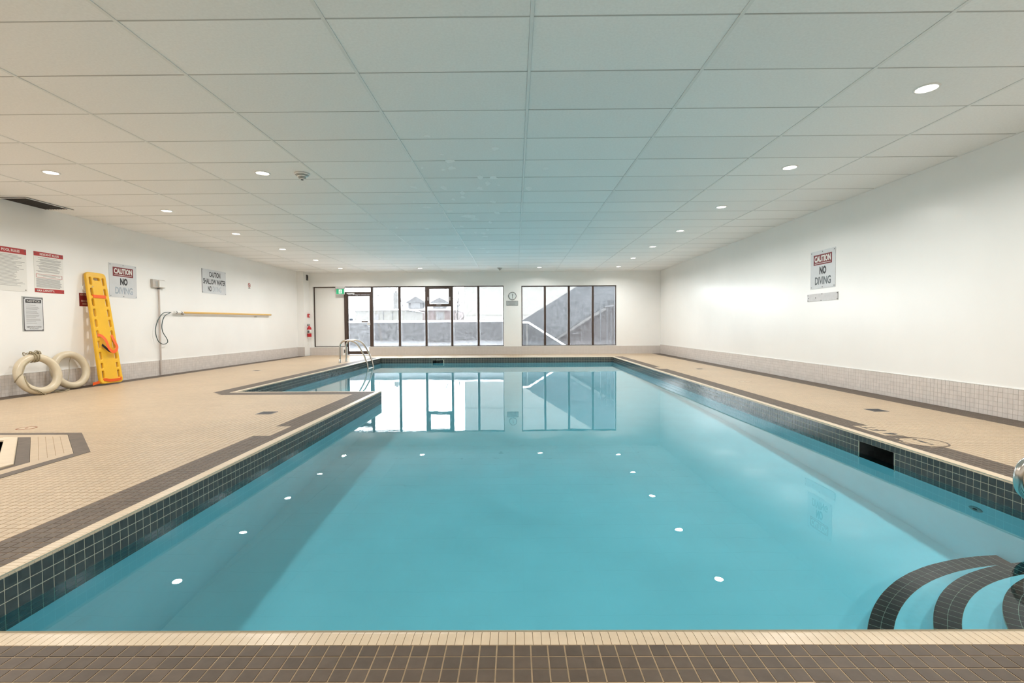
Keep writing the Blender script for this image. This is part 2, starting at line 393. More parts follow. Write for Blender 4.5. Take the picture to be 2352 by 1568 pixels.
# slab under the tiles in strips around the pool and the tub
def slab(mb, x0, x1, y0, y1, z0=-0.04, z1=-TILE_H+0.0026): mb.box(x0, x1, y0, y1, z0, z1)
tl_, tr_, tb_, tt_ = TUB_C[0]-TUB_S, TUB_C[0]+TUB_S, TUB_C[1]-TUB_S, TUB_C[1]+TUB_S
slab(fl, XL, XR, YB, PY0-CW); slab(fl, PX1+CW, XR, PY0-CW, YF); slab(fl, XL, PX1+CW, PY1+CW, YF)
slab(fl, XL, PXN-CW, PYN-CW, PY1+CW)
slab(fl, XL, tl_, PY0-CW, PYN-CW); slab(fl, tr_, PX0-CW, PY0-CW, PYN-CW)
slab(fl, tl_, tr_, PY0-CW, tb_); slab(fl, tl_, tr_, tt_, PYN-CW)
for sx_ in (1, -1):
    for sy_ in (1, -1):
        k = TUB_D*math.sqrt(2)-TUB_S
        tri = [(TUB_C[0]+sx_*TUB_S, TUB_C[1]+sy_*k), (TUB_C[0]+sx_*TUB_S, TUB_C[1]+sy_*TUB_S), (TUB_C[0]+sx_*k, TUB_C[1]+sy_*TUB_S)]
        fl.prism(tri, -0.04, -TILE_H+0.0026)
floor = mark(fl.build('floor', m_grout), 'pool deck paved with small beige and taupe mosaic tiles', 'floor', kind='structure')
def tile_obj_mesh(hx_, hy_, name):
    V, F = rect_tiles(np.array([0.]), np.array([0.]), np.array([hx_]), np.array([hy_]), -TILE_H, 0.0)
    return quads_mesh(name, V, F)
me_b = tile_obj_mesh(T/2-jt, T/2-jt, 'deck_tile_beige'); me_b.materials.append(m_beige)
me_d = tile_obj_mesh(T/2-jt, T/2-jt, 'deck_tile_taupe'); me_d.materials.append(m_taupe)
for k in np.nonzero(big)[0]:
    o = link('tile', me_d if dark[k] else me_b, None, floor); o.location = (cx[k], cyy[k], rng.uniform(-0.0003, 0.0003))
for sel, m_, nm in ((~big & ~dark, m_beige, 'beige_mosaic'), (~big & dark, m_taupe, 'taupe_mosaic')):
    V, F = rect_tiles(cx[sel], cyy[sel], hx[sel], hy[sel], -TILE_H, 0.0)
    mark(link(nm, quads_mesh(nm, V, F), m_, floor), kind='stuff')
# plain tiled strip behind the camera's feet
mb = MB().box(XL, XR, YB, 0.55, -0.01, 0.0); mb.build('beige_mosaic_strip', m_beige, floor)

# ------------------------------------------------------------------ pool basin
basin = MB()
def quad(mb, a, b, c, d): mb.add([a, b, c, d], [(0, 1, 2, 3)])
P = [(PX0, PY0), (PX1, PY0), (PX1, PY1), (PXN, PY1), (PXN, PYN), (PX0, PYN)]   # counter-clockwise
TB = -0.014-6*0.0485                                                       # lower edge of the tiled band
SK = [(1, 3.71, 4.10)]
WALL_BACK = 0.012
for k in range(6):
    (x0, y0), (x1, y1) = P[k], P[(k+1) % 6]
    quad(basin, (x0, y0, ZB), (x1, y1, ZB), (x1, y1, TB), (x0, y0, TB))
basin.add([(PX0, PY0, ZB), (PX1, PY0, ZB), (PX1, PYN, ZB), (PX1, PY1, ZB), (PXN, PY1, ZB), (PXN, PYN, ZB), (PX0, PYN, ZB)], [(0, 1, 2, 6), (2, 3, 4, 5, 6)])
pool = mark(basin.build('pool_basin', m_plaster, fixn=False), 'pale blue swimming pool shell with a charcoal tile band', 'pool', kind='structure')
# unseen shell added round the basin to block sky light leaking in under the deck
sh = MB(); a0, a1, b0, b1, c0, c1 = PXN-0.5, PX1+0.5, PY0-0.5, PY1+0.5, -1.65, -0.04
sh.add([(a0,b0,c0),(a1,b0,c0),(a1,b1,c0),(a0,b1,c0),(a0,b0,c1),(a1,b0,c1),(a1,b1,c1),(a0,b1,c1)], [(0,1,2,3),(0,4,5,1),(1,5,6,2),(2,6,7,3),(3,7,4,0)])
sh.build('light_block_shell', m_conc, pool, fixn=False)
# grout backing of the tile band (with holes for the two skimmers), tiles proud of it
gb = MB(); ZT = -0.012
SKR = (3.71, 4.10, -0.062); SKF = (-2.50, -2.17, -0.075)
def back(mb, k, a0, a1, z0, z1, push=0.0012):
    (x0, y0), (x1, y1) = P[k], P[(k+1) % 6]; d = Vector((x1-x0, y1-y0, 0)).normalized(); n = Vector((-d.y, d.x, 0))
    A = Vector((x0, y0, 0))+d*a0-n*push; Bq = Vector((x0, y0, 0))+d*a1-n*push
    mb.add([(A.x, A.y, z0), (Bq.x, Bq.y, z0), (Bq.x, Bq.y, z1), (A.x, A.y, z1)], [(0, 1, 2, 3)])
LEN = [math.dist(P[k], P[(k+1) % 6]) for k in range(6)]
a_s0, a_s1 = SKR[0]-PY0, SKR[1]-PY0; f_s0, f_s1 = PX1-SKF[1], PX1-SKF[0]
for k in range(6):
    if k == 1:
        back(gb, k, 0, a_s0, TB, 0); back(gb, k, a_s1, LEN[k], TB, 0); back(gb, k, a_s0, a_s1, SKR[2], 0)
    elif k == 2:
        back(gb, k, 0, f_s0, TB, 0); back(gb, k, f_s1, LEN[k], TB, 0); back(gb, k, f_s0, f_s1, SKF[2], 0)
    else: back(gb, k, 0, LEN[k], TB, 0)
gb.build('band_grout', m_pgrout, pool, fixn=False)
TC = []; TZ = 0.0485
for k in range(6):
    (x0, y0), (x1, y1) = P[k], P[(k+1) % 6]; d = np.array([x1-x0, y1-y0, 0])/LEN[k]; n = np.array([-d[1], d[0], 0]); nt_ = round(LEN[k]/T); p_ = LEN[k]/nt_
    for i in range(nt_):
        for r_ in range(6):
            a = (i+0.5)*p_; z = -0.014-(r_+0.5)*TZ
            if k == 1 and a_s0-0.01 < a < a_s1+0.01 and r_ >= 1: continue
            if k == 2 and f_s0-0.01 < a < f_s1+0.01 and r_ >= 1: continue
            TC.append((k, x0+d[0]*a, y0+d[1]*a, z, p_))
TCA = np.array(TC)
ar = np.zeros(len(TC)); cc = TCA[:, 1:4]
for k in range(6):
    (x0, y0), (x1, y1) = P[k], P[(k+1) % 6]; d = np.array([x1-x0, y1-y0, 0])/LEN[k]; n = np.array([-d[1], d[0], 0])
    s = TCA[:, 0] == k; a = pixel_area(cc[s], d*T, np.array([0, 0, T])); face = ((CP-cc[s])@n) > 0
    ar[s] = np.where(face, a, 0)
ar[cc[:, 2] < ZW-0.02] *= 0.3
bigp = np.zeros(len(TC), bool); bigp[np.argsort(-ar)[:300]] = True
g_ = 0.0021; th_ = 0.0035
wt = MB().box(-T/2+g_, T/2-g_, -TZ/2+g_, TZ/2-g_, 0.0, th_).mesh('pool_wall_tile'); wt.materials.append(m_ptile)
smallV = MB()
for q, (k, x, y, z, p_) in enumerate(TC):
    (x0, y0), (x1, y1) = P[int(k)], P[(int(k)+1) % 6]; d = Vector((x1-x0, y1-y0, 0)).normalized(); n = Vector((-d.y, d.x, 0))
    if bigp[q]:
        o = link('tile', wt, None, pool, basis(d, (0, 0, 1), d.cross(Vector((0, 0, 1))), (x, y, z)))
    else:
        e = d*(p_/2-g_); f_ = TZ/2-g_; c = Vector((x, y, z)); b_ = -n*th_
        smallV.add([c-e+Vector((0,0,-f_)), c+e+Vector((0,0,-f_)), c+e+Vector((0,0,f_)), c-e+Vector((0,0,f_)),
                    c-e+Vector((0,0,-f_))+b_, c+e+Vector((0,0,-f_))+b_, c+e+Vector((0,0,f_))+b_, c-e+Vector((0,0,f_))+b_],
                   [(0,1,2,3),(0,4,5,1),(1,5,6,2),(2,6,7,3),(3,7,4,0)])
mark(smallV.build('band_mosaic', m_ptile, pool, fixn=False), kind='stuff')
# skimmer boxes
def skimmer(name, wallk, c, w2, ztop, dirv, label):
    e = empty(name, (c[0], c[1], 0)); t = Vector((dirv[1], -dirv[0], 0)); n = Vector(dirv+(0,))
    mb = MB(); dp = 0.30; zb = -0.34
    def pt(a, b, z): return tuple(t*a+n*b+Vector((0, 0, z)))
    mb.add([pt(-w2,0,zb),pt(w2,0,zb),pt(w2,dp,zb),pt(-w2,dp,zb),pt(-w2,0,ztop),pt(w2,0,ztop),pt(w2,dp,ztop),pt(-w2,dp,ztop)],
           [(0,1,2,3),(4,7,6,5),(3,2,6,7),(0,3,7,4),(1,5,6,2)])
    mb.build('throat', m_ptile, e, fixn=False)
    lines = MB()
    for a in np.linspace(-w2, w2, 5)[1:-1]:
        c0 = t*a+n*(dp-0.002); lines.box(*sorted((c0.x-0.0015, c0.x+0.0015)), *sorted((c0.y-0.0015, c0.y+0.0015)), zb, ztop)
    lines.build('grout_line', m_pgrout, e)
    fr_ = MB()
    for a in (-w2, w2):
        c0 = t*a; fr_.box(c0.x-0.003, c0.x+0.003, c0.y-0.003, c0.y+0.003, zb, ztop)
    fr_.build('edge_trim', m_pgrout, e)
    flap = t*(w2*0.45)+n*0.12
    fb = MB(); p0 = t*(0.05)+n*0.10; p1 = t*(w2-0.01)+n*0.16
    fb.add([(p0.x, p0.y, zb), (p1.x, p1.y, zb), (p1.x, p1.y, ztop-0.015), (p0.x, p0.y, ztop-0.015)], [(0, 1, 2, 3)])
    fb.build('weir_flap', m_dkgrey, e)
    mark(e, label, 'skimmer', kind='structure'); return e
skimmer('skimmer', 1, (PX1+0.0005, (SKR[0]+SKR[1])/2), (SKR[1]-SKR[0])/2, SKR[2], (1, 0), 'dark tiled skimmer opening in the pool side below the depth marker')
skimmer('skimmer', 2, ((SKF[0]+SKF[1])/2, PY1+0.0005), (SKF[1]-SKF[0])/2, SKF[2], (0, 1), 'small dark skimmer opening in the pool end below the windows')
# return inlet
e = empty('return_inlet', mw=basis((0,-1,0), (0,0,1), (-1,0,0), (PX1, 3.05, -0.455)))
MB().lathe([(0.045, 0), (0.045, 0.006), (0.02, 0.010), (0.018, 0.002), (0, 0.002)], 20).build('flange', m_grey, e)
MB().lathe([(0.016, 0.004), (0.014, 0.012), (0, 0.012)], 14).build('nozzle', m_blk, e)
mark(e, 'small round return inlet set in the submerged pool wall', 'inlet')

# ------------------------------------------------------------------ coping
prof = [(0.0, -TILE_H), (0.0, 0.0005), (0.035, 0.0012), (0.052, 0.0008), (0.063, -0.002), (0.0695, -0.007), (0.0715, -0.0125), (0.068, -0.0135)]  # outward distance from back edge toward the pool, height
CPI = 0.0255
coping = MB()
for k in range(6):   # mortar bed
    (x0, y0), (x1, y1) = P[k], P[(k+1) % 6]; d = Vector((x1-x0, y1-y0, 0)).normalized(); n = Vector((-d.y, d.x, 0))
    A = Vector((x0, y0, 0)); Bq = Vector((x1, y1, 0)); ext = CW
    pr = [(-CW, -0.05), (-CW, -0.0015), (-0.018, -0.0015), (-0.004, -0.009), (-0.004, -0.05)]
    ea = 0.0 if k not in (5,) else 0
    v = []
    for base, s in ((A-d*CW, 1), (Bq+d*CW, 1)):
        for (a, z) in pr: v.append(base+n*a+Vector((0, 0, z)))
    if k == 4: v[5:] = [p-d*CW*2 for p in v[5:]]       # inner corner of the L
    if k == 5: v[:5] = [p+d*CW*2 for p in v[:5]]
    coping.add(v, [(0, 1, 6, 5), (1, 2, 7, 6), (2, 3, 8, 7), (3, 4, 9, 8), (0, 4, 3, 2, 1), (5, 6, 7, 8, 9)])
cop = mark(coping.build('pool_coping', m_grout), 'cream rounded coping of narrow tiles edging the swimming pool', 'coping', kind='structure')
def coping_mesh(w2):
    v = []
    for s in (-1, 1):
        for (a, z) in prof: v.append((s*w2, a-CW, z))
    n = len(prof)
    f = [(i, i+1, n+i+1, n+i) for i in range(n-1)] + [tuple(range(n-1, -1, -1)), tuple(range(n, 2*n))]
    return v, f
CT = []
for k in range(6):
    (x0, y0), (x1, y1) = P[k], P[(k+1) % 6]; d = np.array([x1-x0, y1-y0, 0])/LEN[k]
    s0, s1 = 0.0, LEN[k]
    if k == 0: s0, s1 = -CW, LEN[k]+CW
    if k == 2: s0, s1 = -CW, LEN[k]+CW
    if k == 4: s0, s1 = -CW, LEN[k]-0.0
    if k == 5: s0, s1 = 0.0, LEN[k]
    if k == 3: s0, s1 = 0.0, LEN[k]+0.0
    nt_ = round((s1-s0)/CPI); p_ = (s1-s0)/nt_
    for i in range(nt_): CT.append((k, x0+d[0]*(s0+(i+0.5)*p_), y0+d[1]*(s0+(i+0.5)*p_), p_))
CTA = np.array(CT); ar = np.zeros(len(CT))
for k in range(6):
    (x0, y0), (x1, y1) = P[k], P[(k+1) % 6]; d = np.array([x1-x0, y1-y0, 0])/LEN[k]; n = np.array([-d[1], d[0], 0]); s = CTA[:, 0] == k
    ar[s] = pixel_area(np.c_[CTA[s][:, 1:3], np.zeros(s.sum())], d*CPI, -n*0.06)
bigc = np.zeros(len(CT), bool); bigc[np.argsort(-ar)[:300]] = True
v_, f_ = coping_mesh(CPI/2-0.0008); cmesh = MB().add(v_, f_, False).mesh('coping_tile'); cmesh.materials.append(m_coping)
cs = MB()
for q, (k, x, y, p_) in enumerate(CT):
    k = int(k); (x0, y0), (x1, y1) = P[k], P[(k+1) % 6]; d = Vector((x1-x0, y1-y0, 0)).normalized(); n = Vector((-d.y, d.x, 0))
    mw = basis(d, n, (0, 0, 1), (x, y, 0))
    if bigc[q]: link('tile', cmesh, None, cop, mw)
    else:
        cs.add([mw @ Vector(p) for p in v_], f_)
mark(cs.build('coping_mosaic', m_coping, cop, fixn=False), kind='stuff')
# recalc normals for the shared coping tile
bm = bmesh.new(); bm.from_mesh(cmesh); bmesh.ops.recalc_face_normals(bm, faces=bm.faces[:]); bm.to_mesh(cmesh); bm.free()

# ------------------------------------------------------------------ corner steps in the pool
SC = (2.88, 1.45); STEPS = [(1.465, -1.08), (1.22, -0.85), (0.99, -0.62), (0.72, -0.39)]
st = empty('pool_steps', (SC[0], SC[1], ZB))
def arc_pts(r, z0, n=40, a0=None, a1=None):
    """points of the arc inside the pool corner (x<PX1, y>PY0), relative to the empty"""
    t0 = math.acos(max(-1, min(1, (PX1-SC[0])/r))); t1 = math.pi - math.asin(max(-1, min(1, (PY0-SC[1])/r)))
    return [(r*math.cos(t0+(t1-t0)*i/n), r*math.sin(t0+(t1-t0)*i/n), z0-ZB) for i in range(n+1)], t0, t1
for q, (r_, z) in enumerate(STEPS):
    arc, t0, t1 = arc_pts(r_, z)
    corner = (PX1-SC[0], PY0-SC[1])
    poly = [(p[0], p[1]) for p in arc] + [corner]
    zb = 0.0 if q == 0 else STEPS[q-1][1]-ZB
    MB().prism(poly, zb, z-ZB).build('tread', m_stepblue, st)
    # black nosing: two rows of tiles, flush with the tread edge
    for row in range(2):
        ro, ri = r_-row*0.0505, r_-row*0.0505-0.0485
        n_ = max(4, round((t1-t0)*r_/0.052)); mb_nose = []
        for i in range(n_):
            a, b = t0+(t1-t0)*(i+0.04)/n_, t0+(t1-t0)*(i+0.96)/n_
            m_ = MB().prism([(ro*math.cos(a), ro*math.sin(a)), (ro*math.cos((a+b)/2), ro*math.sin((a+b)/2)), (ro*math.cos(b), ro*math.sin(b)), (ri*math.cos(b), ri*math.sin(b)), (ri*math.cos(a), ri*math.sin(a))], z-ZB-0.001, z-ZB+0.0025)
            m_.build('nosing_tile', m_black, st, fixn=True)
    mbg = MB(); gp = [(r_*1.0008*math.cos(t0+(t1-t0)*i/40), r_*1.0008*math.sin(t0+(t1-t0)*i/40)) for i in range(41)] + [((r_-0.1)*math.cos(t1-(t1-t0)*i/40), (r_-0.1)*math.sin(t1-(t1-t0)*i/40)) for i in range(41)]
    for i in range(40):
        mbg.prism([gp[i], gp[i+1], gp[80-i], gp[81-i]], z-ZB-0.02, z-ZB+0.0008)
    mbg.build('nosing_grout', m_pgrout, st)
mark(st, 'curved corner steps under water with black tiled nosings', 'steps', kind='structure')

# ------------------------------------------------------------------ water
wm = MB(); e_ = 0.0008
wm.add([(PX0-e_, PY0-e_, ZW), (PX1+e_, PY0-e_, ZW), (PX1+e_, PYN, ZW), (PX1+e_, PY1+e_, ZW), (PXN-e_, PY1+e_, ZW), (PXN-e_, PYN-e_, ZW), (PX0-e_, PYN-e_, ZW)],
       [(0, 1, 2, 6), (2, 3, 4, 5, 6)])
water = mark(wm.build('water', m_water, fixn=False), 'clear turquoise still water filling the swimming pool', 'water', kind='structure')
water.cycles.is_caustics_caster = True
for p_ in water.data.polygons: p_.use_smooth = True   # shadow caustics need smooth normals
for o in [pool, st] + list(pool.children) + list(st.children): o.cycles.is_caustics_receiver = True

# ================================================================== ROOM SHELL
TH = 0.3
def wallbox(name, b, label, m_=m_wall):
    return mark(MB().box(*b).build(name, m_), label, 'wall', kind='structure')
wallbox('wall_left', (XL-TH, XL, YB-TH, YF+TH+0.2, -0.2, ZC+0.3), 'white painted side wall behind the spine board and signs')
wallbox('wall_right', (XR, XR+TH, YB-TH, YF+TH+0.2, -0.2, ZC+0.3), 'glossy white painted side wall beside the long deck')
wallbox('wall_near', (XL, XR, YB-TH, YB, -0.2, ZC+0.3), 'white wall behind the shallow end of the pool')
# far wall with window and door openings
W1 = (-6.72, -0.385, 0.272, 2.275); W2 = (0.208, 3.345, 0.270, 2.262); DR = (-5.60, -4.83)
YFB = YF+0.26; YG = YF+0.12
fwm = MB()
fwm.box(XL, W1[0], YF, YFB, 0, ZC+0.3); fwm.box(W1[1], W2[0], YF, YFB, 0, ZC+0.3); fwm.box(W2[1], XR, YF, YFB, 0, ZC+0.3)
fwm.box(W1[0], W1[1], YF, YFB, W1[3], ZC+0.3); fwm.box(W2[0], W2[1], YF, YFB, W2[3], ZC+0.3)
fwm.box(W1[0], DR[0], YF, YFB, 0, W1[2]); fwm.box(DR[1], W1[1], YF, YFB, 0, W1[2]); fwm.box(W2[0], W2[1], YF, YFB, 0, W2[2])
mark(fwm.build('wall_far', m_wall), 'white end wall pierced by two wide windows and a door', 'wall', kind='structure')
pl = MB().box(XL, -6.83, 15.62, YF, 0, ZC).build('wall_pier', m_wall)
mark(pl, 'narrow white wall pier beside the fire extinguisher', 'pier', kind='structure')

# ------------------------------------------------------------------ tiled baseboards
BH = 6*T
def base_board(name, fn, y0, y1, label, nbig, sign):
    """tiled skirting on a side wall; fn(y,z,off) gives the wall frame"""
    x = XL if sign > 0 else XR
    o = MB().box(*sorted((x, x+sign*0.006)), y0, y1, 0, BH+0.002).build(name, m_wallgrout)
    mark(o, label, 'baseboard', kind='structure')
    n_ = int((y1-y0)/T); ys = y1-(np.arange(n_)+0.5)*T; zs = (np.arange(6)+0.5)*T+0.001
    Y, Z = np.meshgrid(ys, zs, indexing='ij'); Y = Y.ravel(); Z = Z.ravel()
    a = pixel_area(np.c_[np.full_like(Y, x), Y, Z], np.array([0, T, 0]), np.array([0, 0, T]))
    bg_ = np.zeros(len(Y), bool); bg_[np.argsort(-a)[:nbig]] = True
    h = T/2-0.0011; me = MB().box(*sorted((0, sign*0.0035)), -h, h, -h, h).mesh('skirting_tile'); me.materials.append(m_walltile)
    sm = MB(); xs = x+sign*0.006
    for q in range(len(Y)):
        if bg_[q]:
            t = link('tile', me, None, o); t.location = (xs, Y[q], Z[q])
        else:
            X1 = xs+sign*0.0035; y_, z_ = Y[q], Z[q]
            v = [(X1,y_-h,z_-h),(X1,y_+h,z_-h),(X1,y_+h,z_+h),(X1,y_-h,z_+h),(xs,y_-h,z_-h),(xs,y_+h,z_-h),(xs,y_+h,z_+h),(xs,y_-h,z_+h)]
            f = [(0,1,2,3),(0,4,5,1),(1,5,6,2),(2,6,7,3),(3,7,4,0)] if sign > 0 else [(3,2,1,0),(1,5,4,0),(2,6,5,1),(3,7,6,2),(0,4,7,3)]
            sm.add(v, f)
    mark(sm.build('skirting_mosaic', m_walltile, o, fixn=False), kind='stuff')
    MB().box(*sorted((x, x+sign*0.012)), y0, y1, BH+0.002, BH+0.010).build('top_bead', m_wall, o)
    return o
base_board('baseboard_right', on_right, 0.8, YF, 'pale pinkish mosaic tile skirting along the glossy side wall', 300, -1)
base_board('baseboard_left', on_left, 1.5, 15.62, 'pale mosaic tile skirting behind the life rings', 300, 1)
def brick_grid(name, col, grout):
    m, nt, p = newmat(name); N = nt.nodes; L = nt.links
    tc = N.new('ShaderNodeNewGeometry'); mp = N.new('ShaderNodeMapping'); mp.inputs['Rotation'].default_value = (R(90), 0, 0)
    br = N.new('ShaderNodeTexBrick'); br.offset = 0; br.inputs['Scale'].default_value = 1/T; br.inputs['Brick Width'].default_value = 1; br.inputs['Row Height'].default_value = 1
    br.inputs['Mortar Size'].default_value = 0.025; br.inputs['Color1'].default_value = (*col, 1); br.inputs['Color2'].default_value = (*[c*0.96 for c in col], 1); br.inputs['Mortar'].default_value = (*grout, 1)
    L.new(tc.outputs['Position'], mp.inputs[0]); L.new(mp.outputs[0], br.inputs['Vector']); L.new(br.outputs['Color'], p.inputs['Base Color']); p.inputs['Roughness'].default_value = 0.3
    return m
m_fartile = brick_grid('far_skirting_tile', (0.62, 0.575, 0.54), (0.45, 0.40, 0.36))
fb = MB()
fb.box(-6.83, DR[0]-0.13, YF-0.03, YF, 0, 0.262); fb.box(DR[1]-0.03, XR, YF-0.03, YF, 0, 0.262)
bb = mark(fb.build('baseboard_far', m_fartile), 'pale tiled ledge running below the end windows', 'baseboard', kind='structure')
MB().box(XL, -6.83+0.008, 15.61, 15.62, 0, BH).build('pier_skirting', m_fartile, bb)
for (a, b) in ((W1[0], DR[0]-0.13), (DR[1]-0.03, W1[1]), (W2[0], W2[1])):
    MB().box(a, b, YF-0.035, YG, 0.262, 0.274).build('sill', m_white, bb)

# ------------------------------------------------------------------ ceiling
GX0, GY0 = 0.108, 2.879; CX, CYY = 1.2192, 0.6096
ce = MB().box(XL-TH, XR+TH, YB-TH, YFB, ZC+0.10, ZC+0.3)
ceil_o = mark(ce.build('ceiling', m_gap), 'suspended ceiling of large white panels in a metal grid', 'ceiling', kind='structure')
cols = [GX0+k*CX for k in range(-6, 5)]; rows = [GY0+k*CYY for k in range(-8, 23)]
tee = MB()
for x in cols:
    if XL < x < XR: tee.box(x-0.011, x+0.011, YB, YF, ZC-0.001, ZC+0.03)
tee.box(XL, XL+0.02, YB, YF, ZC, ZC+0.02); tee.box(XR-0.02, XR, YB, YF, ZC, ZC+0.02); tee.box(XL, XR, YF-0.02, YF, ZC, ZC+0.02)
tee.build('main_runner', m_tee, ceil_o)
ct = MB()
for y in rows:
    if YB < y < YF: ct.box(XL, XR, y-0.005, y+0.005, ZC+0.003, ZC+0.03)
ct.build('cross_tee', mat('cross_tee', (0.50, 0.50, 0.49), 0.6), ceil_o)  # greyer than the runners, so the colour draws the shadow lines between panels
pan = {}
VENT = (-7.05, -6.69, 6.64, 7.28)
for i in range(len(cols)-1):
    for j in range(len(rows)):
        x0, x1 = max(cols[i], XL), min(cols[i+1], XR); y0 = max(rows[j], YB) if j else YB; y1 = min(rows[j]+CYY, YF)
        if j == 0: y0 = YB
        if x1-x0 < 0.08 or y1-y0 < 0.05: continue
        key = (round(x1-x0, 3), round(y1-y0, 3))
        if key not in pan:
            g = 0.0065; wx, wy = key[0]/2, key[1]/2
            me = MB().box(-wx+0.012, wx-0.012, -wy+g, wy-g, 0.0, 0.016).mesh('ceiling_panel'); me.materials.append(m_ceil); pan[key] = me
        o = link('panel', pan[key], None, ceil_o); o.location = ((x0+x1)/2, (y0+y1)/2, ZC+0.004+rng.uniform(-0.001, 0.001))
# flaked patches where the paint has come off, placed from the photograph
patch_px = [(982,313,16,5),(1015,355,10,3),(1033,371,22,7),(1037,386,17,9),(1018,390,9,5),(969,386,6,4),(1137,342,16,8),(1103,408,13,8),(1134,408,16,9),(1120,422,11,9),(1146,425,7,4),(1020,432,13,9),
 (1103,433,12,8),(1062,444,12,6),(1063,453,10,7),(951,430,14,7),(917,448,24,3),(950,464,5,3),(1041,458,8,5),(1133,464,14,5),(1098,472,5,2),(1187,473,4,2),(980,476,17,6),(1032,485,14,5),(1078,497,34,10),(1090,503,20,6),
 (1142,488,12,7),(1170,485,10,5),(1126,511,8,5),(1253,387,13,8),(1215,434,14,8),(980,525,9,3),(962,512,6,2),(911,523,5,3),(1061,520,8,4),(1111,536,12,5),(1092,534,6,4),(1063,535,12,2),(1120,528,7,5),(1108,571,12,2),(1120,579,9,2),(1047,569,8,2),(1018,565,20,2),(1115,543,14,3)]
pv = {}
for q, (x, y, a, b) in enumerate(patch_px):
    c = at_z(x, y, ZC); ex = at_z(x+a/2, y, ZC)-c; hy_ = abs((at_z(x, y+b/2, ZC)-c)[1]); n_ = 11; ph = rng.uniform(0, 6.28)
    poly = [(ex[0]*math.cos(t)*(1+0.28*math.sin(3*t+ph)+0.12*math.sin(5*t+2*ph)), min(hy_, 0.11)*math.sin(t)*(1+0.25*math.cos(2*t+ph)), 0) for t in np.linspace(0, 2*math.pi, n_, endpoint=False)]
    o = MB().prism(poly, 0.0, 0.002).build('bare_patch', m_patch, ceil_o); o.location = (c[0], c[1], ZC+0.0015)

# ------------------------------------------------------------------ recessed downlights
def downlight(x, y, label):
    e = empty('downlight', (x, y, ZC))
    MB().lathe([(0.066, 0.008), (0.068, -0.003), (0.082, -0.004), (0.086, 0.001), (0.086, 0.004)], 28).build('trim_ring', m_white, e)
    MB().lathe([(0.0, 0.002), (0.067, 0.002)], 28).build('lens', m_lamp, e)
    ld = bpy.data.lights.new('downlight', 'AREA'); ld.shape = 'DISK'; ld.size = 0.125; ld.energy = LAMP_W; ld.color = LAMP_COL; ld.spread = R(160)
    ld.cycles.is_caustics_light = True
    lo = bpy.data.objects.new('bulb', ld); COL.objects.link(lo); lo.parent = e; lo.location = (0, 0, -0.001)
    mark(e, label, 'downlight', 'recessed ceiling downlights'); return e
m_lamp = mat('lamp_lens', (1.0, 0.93, 0.80), 0.5, emit=6.0)
for m_ in (m_lamp, m_green, m_lit): m_.cycles.emission_sampling = 'NONE'
ORD = ['first', 'second', 'third', 'fourth', 'fifth', 'sixth', 'seventh', 'eighth', 'ninth', 'tenth']
for k in range(9):
    y = 14.87-1.847*k
    downlight(3.16, y, f'round recessed downlight beside the glossy wall, {ORD[k]} from the end windows')
for k in range(9):
    y = 14.83-1.847*k
    downlight(-5.335, y, f'round recessed downlight beside the signs wall, {ORD[k]} from the end windows')
downlight(-2.936, 5.68, 'round recessed downlight beside the stepped smoke detector')
downlight(-2.93, 0.10, 'added unseen fill downlight over the shallow end deck on the hot tub side')  # this lamp and the next two are added out of view to brighten the near end
downlight(0.75, 0.10, 'added unseen fill downlight over the middle of the shallow end deck')
downlight(-2.93, 1.98, 'added unseen fill downlight over the deck between hot tub and pool')
downlight(-2.921, 14.94, 'round recessed downlight over the hinged sash window')
downlight(0.751, 14.94, 'round recessed downlight before the stairway window')

# ================================================================== WINDOWS AND DOOR
FW = 0.03
def frame_box(mb, x0, x1, z0, z1, d0=YG-0.035, d1=YG+0.035): mb.box(x0, x1, d0, d1, z0, z1)
def window(name, W, mull, label, panes, glass, hid=()):
    o = empty(name, (0, 0, 0)); mark(o, label, 'window', kind='structure')
    f = MB(); x0, x1, z0, z1 = W
    frame_box(f, x0, x1, z1-0.028, z1); frame_box(f, x0, x0+0.03, z0, z1-0.028); frame_box(f, x1-0.02, x1, z0, z1-0.028)
    for (a, b) in panes['sill']: frame_box(f, a, b, z0, z0+0.022)
    f.build('frame', m_brown, o)
    for x in mull:
        MB().box(x-0.034, x+0.034, YG-0.06, YG+0.035, z0+0.0, z1-0.028).build('mullion', m_brown, o)
    for (a, b, c, d) in panes['glass']:
        MB().box(a, b, YG-0.003, YG+0.003, c, d).build('pane', glass, o)
    return o
xs1 = [-4.775, -3.855, -2.965, -2.105, -1.225]
z0, z1 = W1[2]+0.022, W1[3]-0.028
g1 = [(a+0.034, b-0.034, z0, z1) for a, b in zip(xs1[:-1], xs1[1:]) if abs(a+2.965) > 0.01] + [(-1.191, W1[1]-0.02, z0, z1), (-2.931, -2.139, z0, 1.60)]
win1 = window('window_1', W1, xs1, 'wide window band of clear panes in dark brown mullions', {'sill': [(W1[0], DR[0]-0.13), (DR[1]+0.09, W1[1])], 'glass': g1}, m_glass)
# solid white panel at the end of the band, posts of the door
MB().box(W1[0]+0.03, -5.70, YG-0.005, YG+0.01, z0, z1).build('blank_panel', m_white, win1)
